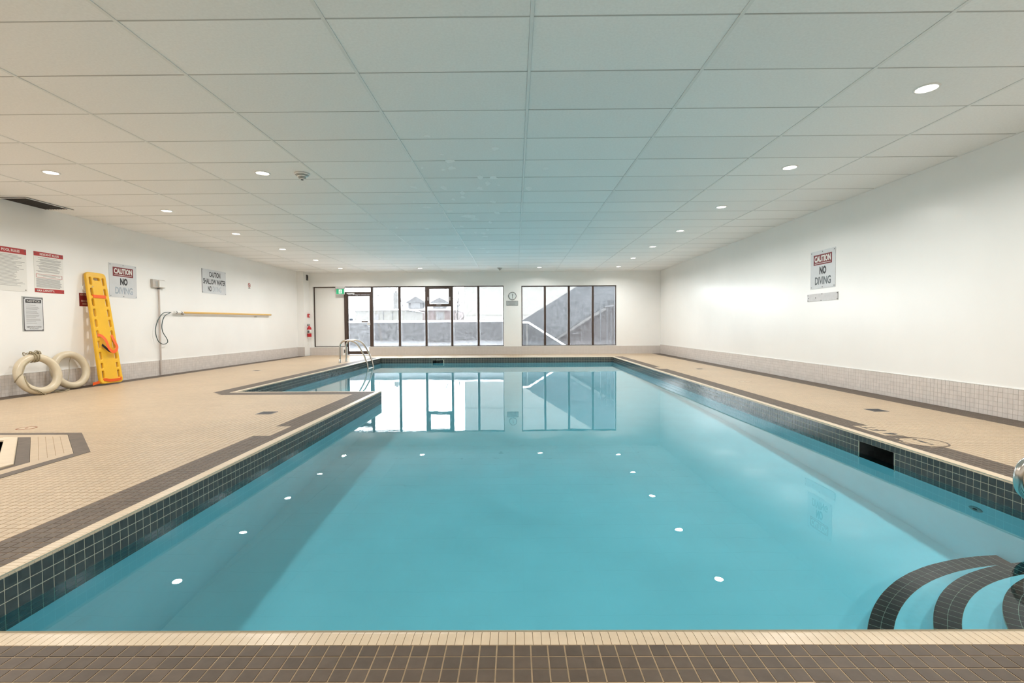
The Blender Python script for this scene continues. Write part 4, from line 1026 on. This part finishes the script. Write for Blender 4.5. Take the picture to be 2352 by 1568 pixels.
cover(-4.60, 4.49, 0.075, 'round rusty cover in the deck beside the hot tub', mat('rust', (0.28, 0.12, 0.06), 0.7))
cover(3.755, 7.93, 0.10, 'round flush cover in the long deck', mat('ring_tan', (0.42, 0.34, 0.26), 0.7))
# depth marker figures, read from the pool side
e = empty('depth_marker', mw=basis((0, 1, 0), (-1, 0, 0), (0, 0, 1), (3.175, 4.22, 0.0003)))
lettering(e, '4', 0.085, 0.115, -0.135, 0, 0.0, m_ink, 0.01, 'figure'); lettering(e, 'F', 0.075, 0.115, 0.03, 0, 0.0, m_ink, 0.01, 'letter'); lettering(e, 'T', 0.085, 0.115, 0.13, 0, 0.0, m_ink, 0.01, 'letter')
mark(e, 'dark 4 FT depth figures set in beige tiles above the skimmer', 'depth marker')
e = empty('no_diving_symbol', mw=basis((0, -1, 0), (1, 0, 0), (0, 0, 1), (3.20, 3.80, 0.0004)))
MB().lathe([(0.148, 0), (0.148, 0.0012), (0.160, 0.0012), (0.160, 0)], 40).build('circle', m_taupe, e)
sy_ = MB().box(-0.05, 0.035, -0.012, 0.012, 0, 0.001); sy_.build('figure_body', m_ink, e)
MB().lathe([(0, 0.001), (0.016, 0.001), (0.016, 0)], 14, (-0.095, 0.01, 0)).build('figure_head', m_ink, e); MB().box(0.055, 0.095, -0.010, 0.006, 0, 0.001).build('figure_legs', m_ink, e)
mark(e, 'round dark pictogram in the deck band next to the depth figures', 'deck symbol')

# hot tub flush in the deck
e = empty('hot_tub', (TUB_C[0], TUB_C[1], 0.0))
def ringpoly(mb, s0, d0, s1, d1, z0, z1, sides=range(8)):
    A = tub_poly(s0, d0, (0, 0)); Bp = tub_poly(s1, d1, (0, 0))
    for k in sides:
        a0, a1, b0, b1 = A[k], A[(k+1) % 8], Bp[k], Bp[(k+1) % 8]
        mb.prism([a0, a1, b1, b0], z0, z1)
zt = 0.0022
rings = [((1.08, 1.055), (1.0, 0.962), m_taupe, 'outer_band'), ((0.998, 0.960), (0.905, 0.73), m_beige, 'surround'), ((0.903, 0.728), (0.865, 0.655), m_taupe, 'inner_band'), ((0.863, 0.653), (0.75, 0.57), m_coping, 'coping')]
for (a, b, m_, nm) in rings:
    for k in range(8):
        mb = MB(); ringpoly(mb, a[0], a[1], b[0], b[1], -0.06, zt if nm != 'coping' else 0.014, [k]); mb.build(nm, m_, e, bevel=0.006 if nm == 'coping' else 0)
gl_ = MB(); s2 = math.sqrt(0.5)
for sx_, sy_ in ((1, 1), (1, -1), (-1, 1), (-1, -1)):
    for d_ in (0.775, 0.82, 0.865, 0.91):
        l_ = (0.93-d_*s2)*1.38
        c_ = (sx_*d_*s2, sy_*d_*s2); t_ = (sx_*s2, -sy_*s2)
        p_ = [(c_[0]+t_[0]*l_*a-sx_*s2*b, c_[1]+t_[1]*l_*a-sy_*s2*b) for a, b in ((-1, -0.002), (1, -0.002), (1, 0.002), (-1, 0.002))]
        gl_.prism(p_, zt, zt+0.0006)
gl_.build('grip_line', m_grout, e)
wl = MB(); A = tub_poly(0.75, 0.57, (0, 0))
for k in range(8):
    a, b = A[k], A[(k+1) % 8]; wl.add([(a[0], a[1], 0.0), (b[0], b[1], 0.0), (b[0], b[1], -0.9), (a[0], a[1], -0.9)], [(0, 1, 2, 3)])
wl.add([(p[0], p[1], -0.9) for p in A], [tuple(range(8))]); wl.build('inner_wall', m_black, e)
gm = MB()
for k in range(8):
    a, b = Vector((*A[k], 0)), Vector((*A[(k+1) % 8], 0)); n_ = max(2, round((b-a).length/0.1))
    for i in range(1, n_): p_ = a.lerp(b, i/n_)*0.998; gm.box(p_.x-0.002, p_.x+0.002, p_.y-0.002, p_.y+0.002, -0.3, -0.01)
gm.build('wall_grout', m_grey, e)
mark(e, 'eight-sided hot tub sunk into the deck with taupe border', 'hot tub')

# pool ladder
e = empty('pool_ladder', (PXN, 12.845, 0))
ENTX = at_z(834, 850, ZW)[0]-PXN
for s in (-0.235, 0.235):
    path = fillet([(-0.535, s, 0.0), (-0.535, s, 0.585), (-0.12, s, 0.585), (0.10+0.10, s, 0.02), (0.20, s, -1.05)], 0.30, 10)
    MB().tube(path, 0.0215, 12).build('rail', m_steel, e)
    MB().lathe([(0.048, 0.0), (0.046, 0.006), (0.030, 0.010), (0.030, 0.085), (0.022, 0.088)], 18, (-0.535, s, 0)).build('anchor_flange', m_steel, e)
    MB().tube([(0.0, s, -0.95), (0.20, s, -0.95)], 0.014, 8).build('wall_bumper', m_grey, e)
for z in (-0.17, -0.45, -0.73):
    MB().box(0.165, 0.235, -0.235, 0.235, z-0.015, z+0.015).build('tread', m_white, e, bevel=0.004)
mark(e, 'stainless steel pool ladder with curved rails near the glazed door', 'ladder')

# grab rail at the steps
e = empty('grab_rail', (3.30, 2.55, 0))
yb_ = -0.03
path = fillet([(0, 0, 0), (0, 0, 0.55), (-0.15, 0, 0.55), (-0.33, yb_, 0.220), (-0.676, yb_, 0.220), (-0.676, yb_, 0.02), (-0.30, yb_, 0.02)], 0.10, 10)
path = path[:-1]+[Vector((-0.26, yb_, 0.02)), Vector((-0.16, yb_, 0.012)), Vector((-0.10, yb_, 0.0))]
MB().tube(path, 0.024, 14).build('rail', m_steel, e)
for p in ((0, 0), (-0.10, yb_)): MB().lathe([(0.05, 0.0), (0.048, 0.006), (0.030, 0.010), (0.028, 0.04)], 18, (p[0], p[1], 0)).build('anchor_flange', m_steel, e)
mark(e, 'shiny stainless steel grab rail loop at the corner steps', 'grab rail')

# ================================================================== OUTSIDE
mark(MB().box(-60, 60, YFB, 24.0, -0.25, -0.03).build('terrace_snow', m_snow), 'snow covered terrace outside the end windows', 'snow', kind='structure')
mark(MB().box(-120, 120, 24.0, 140, -4.5, -4.2).build('street_snow', m_snow), 'snowy street ground far below the terrace', 'snow', kind='structure')
# parapet
e = empty('parapet_wall', (0, 21.5, 0)); zt_ = at_y(1000, 740, 21.5)[2]
MB().box(-30, 1.05, 0, 0.25, -0.05, zt_).build('wall', m_conc, e); MB().box(-30, 1.05, -0.03, 0.28, zt_, zt_+0.09).build('snow_cap', m_snow, e, bevel=0.03)
mark(e, 'grey concrete parapet capped with snow across the terrace', 'parapet', kind='structure')
# brick house with two dormers
YH = 54.0
def hx_(x): return at_y(x, 740, YH)[0]
def hz_(y, x=950): return at_y(x, y, YH)[2]
e = empty('brick_house', (0, YH, -4.2)); zo = 4.2
xl_, xr_ = hx_(930), hx_(1046); ze = hz_(713)
MB().box(xl_, xr_, 0, 9, 0, ze+zo).build('wall', m_brick, e)
MB().add([(xl_-0.2, -0.3, ze+zo), (xr_+0.2, -0.3, ze+zo), (xr_+0.2, 4.5, ze+zo+1.6), (xl_-0.2, 4.5, ze+zo+1.6), (xl_-0.2, 9.3, ze+zo), (xr_+0.2, 9.3, ze+zo)], [(0,1,2,3), (3,2,5,4), (0,3,4), (1,5,2)]).build('roof', m_snow, e)
for (xc, ya_, yb2, hwid) in ((954, 680, 712, 17), (1009, 683, 712, 15)):
    a, b = hx_(xc-hwid), hx_(xc+hwid); za, zb2, zm = hz_(yb2), hz_(ya_), hz_(692)
    d_ = MB().box(a, b, 0.3, 3, za+zo, zm+zo).build('dormer', m_roof, e)
    MB().add([(a-0.35, 0.1, zm+zo-0.15), (b+0.35, 0.1, zm+zo-0.15), ((a+b)/2, 0.1, zb2+zo), (a-0.35, 3.2, zm+zo-0.15), (b+0.35, 3.2, zm+zo-0.15), ((a+b)/2, 3.2, zb2+zo)], [(0,1,2),(5,4,3),(0,3,4,1),(1,4,5,2),(2,5,3,0)]).build('gable', m_roof, d_)
    MB().box(a+0.3, b-0.3, 0.22, 0.3, za+zo+0.25, zm+zo-0.1).build('window', m_hglass, d_)
for xc, y0_, y1_, ww in ((955, 719, 733, 7), (1011, 718, 733, 8)):
    f_ = MB().box(hx_(xc-ww)-0.1, hx_(xc+ww)+0.1, -0.06, 0, hz_(y1_)+zo-0.1, hz_(y0_)+zo+0.1).build('window', m_cream, e); MB().box(hx_(xc-ww), hx_(xc+ww), -0.1, -0.06, hz_(y1_)+zo, hz_(y0_)+zo).build('pane', m_hglass, f_)
mark(e, 'distant brick house with two grey gabled dormers and snowy roof', 'house')
# cream bungalow with tall chimney
YH2 = 42.0
def h2(x, y): p = at_y(x, y, YH2); return p[0], p[2]+4.2
e = empty('cream_house', (0, YH2, -4.2)); a = h2(815, 714)[0]; b = h2(930, 714)[0]; zt2 = h2(870, 713)[1]
MB().box(a, b, 0, 8, 0, zt2).build('wall', m_cream, e)
pk = h2(893, 700)
MB().add([(a-0.3, -0.4, zt2), (b+0.3, -0.4, zt2), (b-1.2, 3.5, pk[1]), (a+0.5, 3.5, pk[1]), (a-0.3, 8, zt2), (b+0.3, 8, zt2)], [(0,1,2,3), (3,2,5,4), (0,3,4), (1,5,2)]).build('roof', m_snow, e)
c0, c1 = h2(897, 705), h2(906, 669); MB().box(c0[0], c1[0], 1.0, 1.4, c0[1]-0.3, c1[1]).build('chimney', mat('chimney_block', (0.072, 0.070, 0.068), 0.8, var=0.15, vscale=3), e)
c2 = h2(901.5, 669); MB().box(c2[0]-0.06, c2[0]+0.06, 1.1, 1.3, c2[1], c2[1]+0.15).build('chimney_pot', m_roof, e)
w0, w1 = h2(862, 738), h2(870, 722); MB().box(w0[0], w1[0], -0.05, 0, w0[1], w1[1]).build('window', m_hglass, e)
for x_ in (880, 901): p0, p1 = h2(x_, 739), h2(x_+1.2, 716); MB().box(p0[0], p1[0], -0.06, 0, p0[1], p1[1]).build('downpipe', m_roof, e)
mark(e, 'distant cream bungalow with a tall block chimney', 'house')
# aerial on mast
p0 = at_y(869, 700, YH2+1); p1 = at_y(869, 674, YH2+1); e = empty('aerial_mast', tuple(p0)); hh = p1[2]-p0[2]
MB().tube([(0, 0, 0.05), (0, 0, hh)], 0.035, 6).build('mast', m_roof, e); MB().tube([(-0.35, 0, hh*0.9), (0.3, 0, hh*0.75)], 0.03, 6).build('crossarm', m_roof, e)
mark(e, 'thin aerial mast above the cream bungalow roof', 'aerial')
# beige tower block
YT = 34.0; a = at_y(1066, 740, YT)[0]; e = empty('beige_tower', (0, YT, -4.2))
MB().box(a, a+16, 0, 8, 0, 16).build('wall', m_beigeb, e)
for z in (5.9, 8.7, 11.5): MB().box(a-0.02, a+16, -0.03, 0.0, z, z+0.04).build('joint', mat('joint_beige', (0.100, 0.096, 0.087), 0.8), e)
mark(e, 'large plain beige building beyond the terrace', 'building')
# bare tree
def tree(x_, yb3, yt, Y, label):
    p0 = at_y(x_, yb3, Y); h_ = at_y(x_, yt, Y)[2]+4.2
    e = empty('bare_tree', (p0[0], Y, -4.2)); tr_ = MB(); br = MB(); rg = random.Random(int(x_))
    tr_.tube([(0, 0, 0), (0.1, 0, h_*0.4), (-0.05, 0, h_*0.7), (0.1, 0, h_)], [0.16, 0.12, 0.07, 0.02], 6); tr_.build('trunk', m_bark, e)
    def grow(p, d, l, r_, dep):
        q = p+d*l; br.tube([p, (p+q)/2+Vector((rg.uniform(-.1,.1), 0, rg.uniform(-.1,.1)))*l, q], [r_, r_*0.8, r_*0.5], 4, caps=False)
        if dep:
            for _ in range(3):
                nd = (d+Vector((rg.uniform(-.8,.8), rg.uniform(-.5,.5), rg.uniform(-.2,.7)))).normalized(); grow(p+d*l*rg.uniform(.4, 1), nd, l*0.62, r_*0.55, dep-1)
    for k in range(9): grow(Vector((0, 0, h_*(0.35+0.065*k))), Vector((rg.uniform(-1, 1), rg.uniform(-.5, .5), 0.8)).normalized(), h_*0.17, 0.045, 3)
    br.build('branches', m_bark, e, fixn=False); mark(e, label, 'tree')
tree(1052, 740, 664, 46.5, 'bare winter tree beside the beige building'); tree(925, 740, 672, 66.0, 'bare winter tree behind the brick house')
# outdoor stairway seen through the second window
YS = 19.2
def ps(x, y): p = at_y(x, y, YS); return (p[0], p[2])
def slab_xz(mb, pts, y0, y1):
    n = len(pts); mb.add([(p[0], y0, p[1]) for p in pts]+[(p[0], y1, p[1]) for p in pts], [tuple(range(n)), tuple(range(2*n-1, n-1, -1))]+[(i, n+i, n+(i+1) % n, (i+1) % n) for i in range(n)]); return mb
e = empty('outdoor_stairway', (0, YS, 0))
slab_xz(MB(), [ps(1196, 738), ps(1276, 775), ps(1275, 779), ps(1362, 722), ps(1440, 680), ps(1440, 600), ps(1395, 614)], 0.0, 1.6).build('stair_flight', m_stair, e)
slab_xz(MB(), [ps(1274, 778), ps(1276, 782), ps(1363, 727), ps(1440, 686), ps(1440, 679), ps(1362, 721)], -0.06, 0.0).build('edge_beam', mat('edge_beam', (0.060, 0.058, 0.056), 0.8), e)
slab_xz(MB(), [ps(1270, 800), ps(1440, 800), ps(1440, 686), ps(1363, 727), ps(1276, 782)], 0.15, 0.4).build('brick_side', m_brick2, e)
for x_ in (1378, 1393, 1402, 1409): slab_xz(MB(), [ps(x_, 790), ps(x_+1.3, 790), ps(x_+1.3, 690), ps(x_, 690)], -0.10, -0.07).build('baluster', m_stair, e)
slab_xz(MB(), [ps(1388, 703), ps(1414, 699), ps(1414, 702), ps(1388, 706)], -0.12, -0.06).build('handrail', m_roof, e)
mark(e, 'grey concrete outdoor stair flight rising over a brown brick side', 'stairway', kind='structure')
YR = 18.4
def pr_(x, y): p = at_y(x, y, YR); return (p[0], p[2])
e = empty('ramp_wall', (0, YR, 0))
slab_xz(MB(), [pr_(1190, 800), pr_(1190, 741), pr_(1213, 742), pr_(1305, 800)], 0.0, 0.2).build('wall', m_dkwall, e)
slab_xz(MB(), [pr_(1190, 742), pr_(1190, 737.5), pr_(1214, 738), pr_(1308, 797), pr_(1302, 798), pr_(1213, 742.5)], -0.03, 0.23).build('snow_cap', m_snow, e)
slab_xz(MB(), [pr_(1209.5, 800), pr_(1211.5, 800), pr_(1211.5, 742), pr_(1209.5, 742)], -0.02, 0.0).build('joint_strip', m_cream, e)
mark(e, 'dark sloping ramp wall with a snowy cap beside the stairway', 'wall', kind='structure')
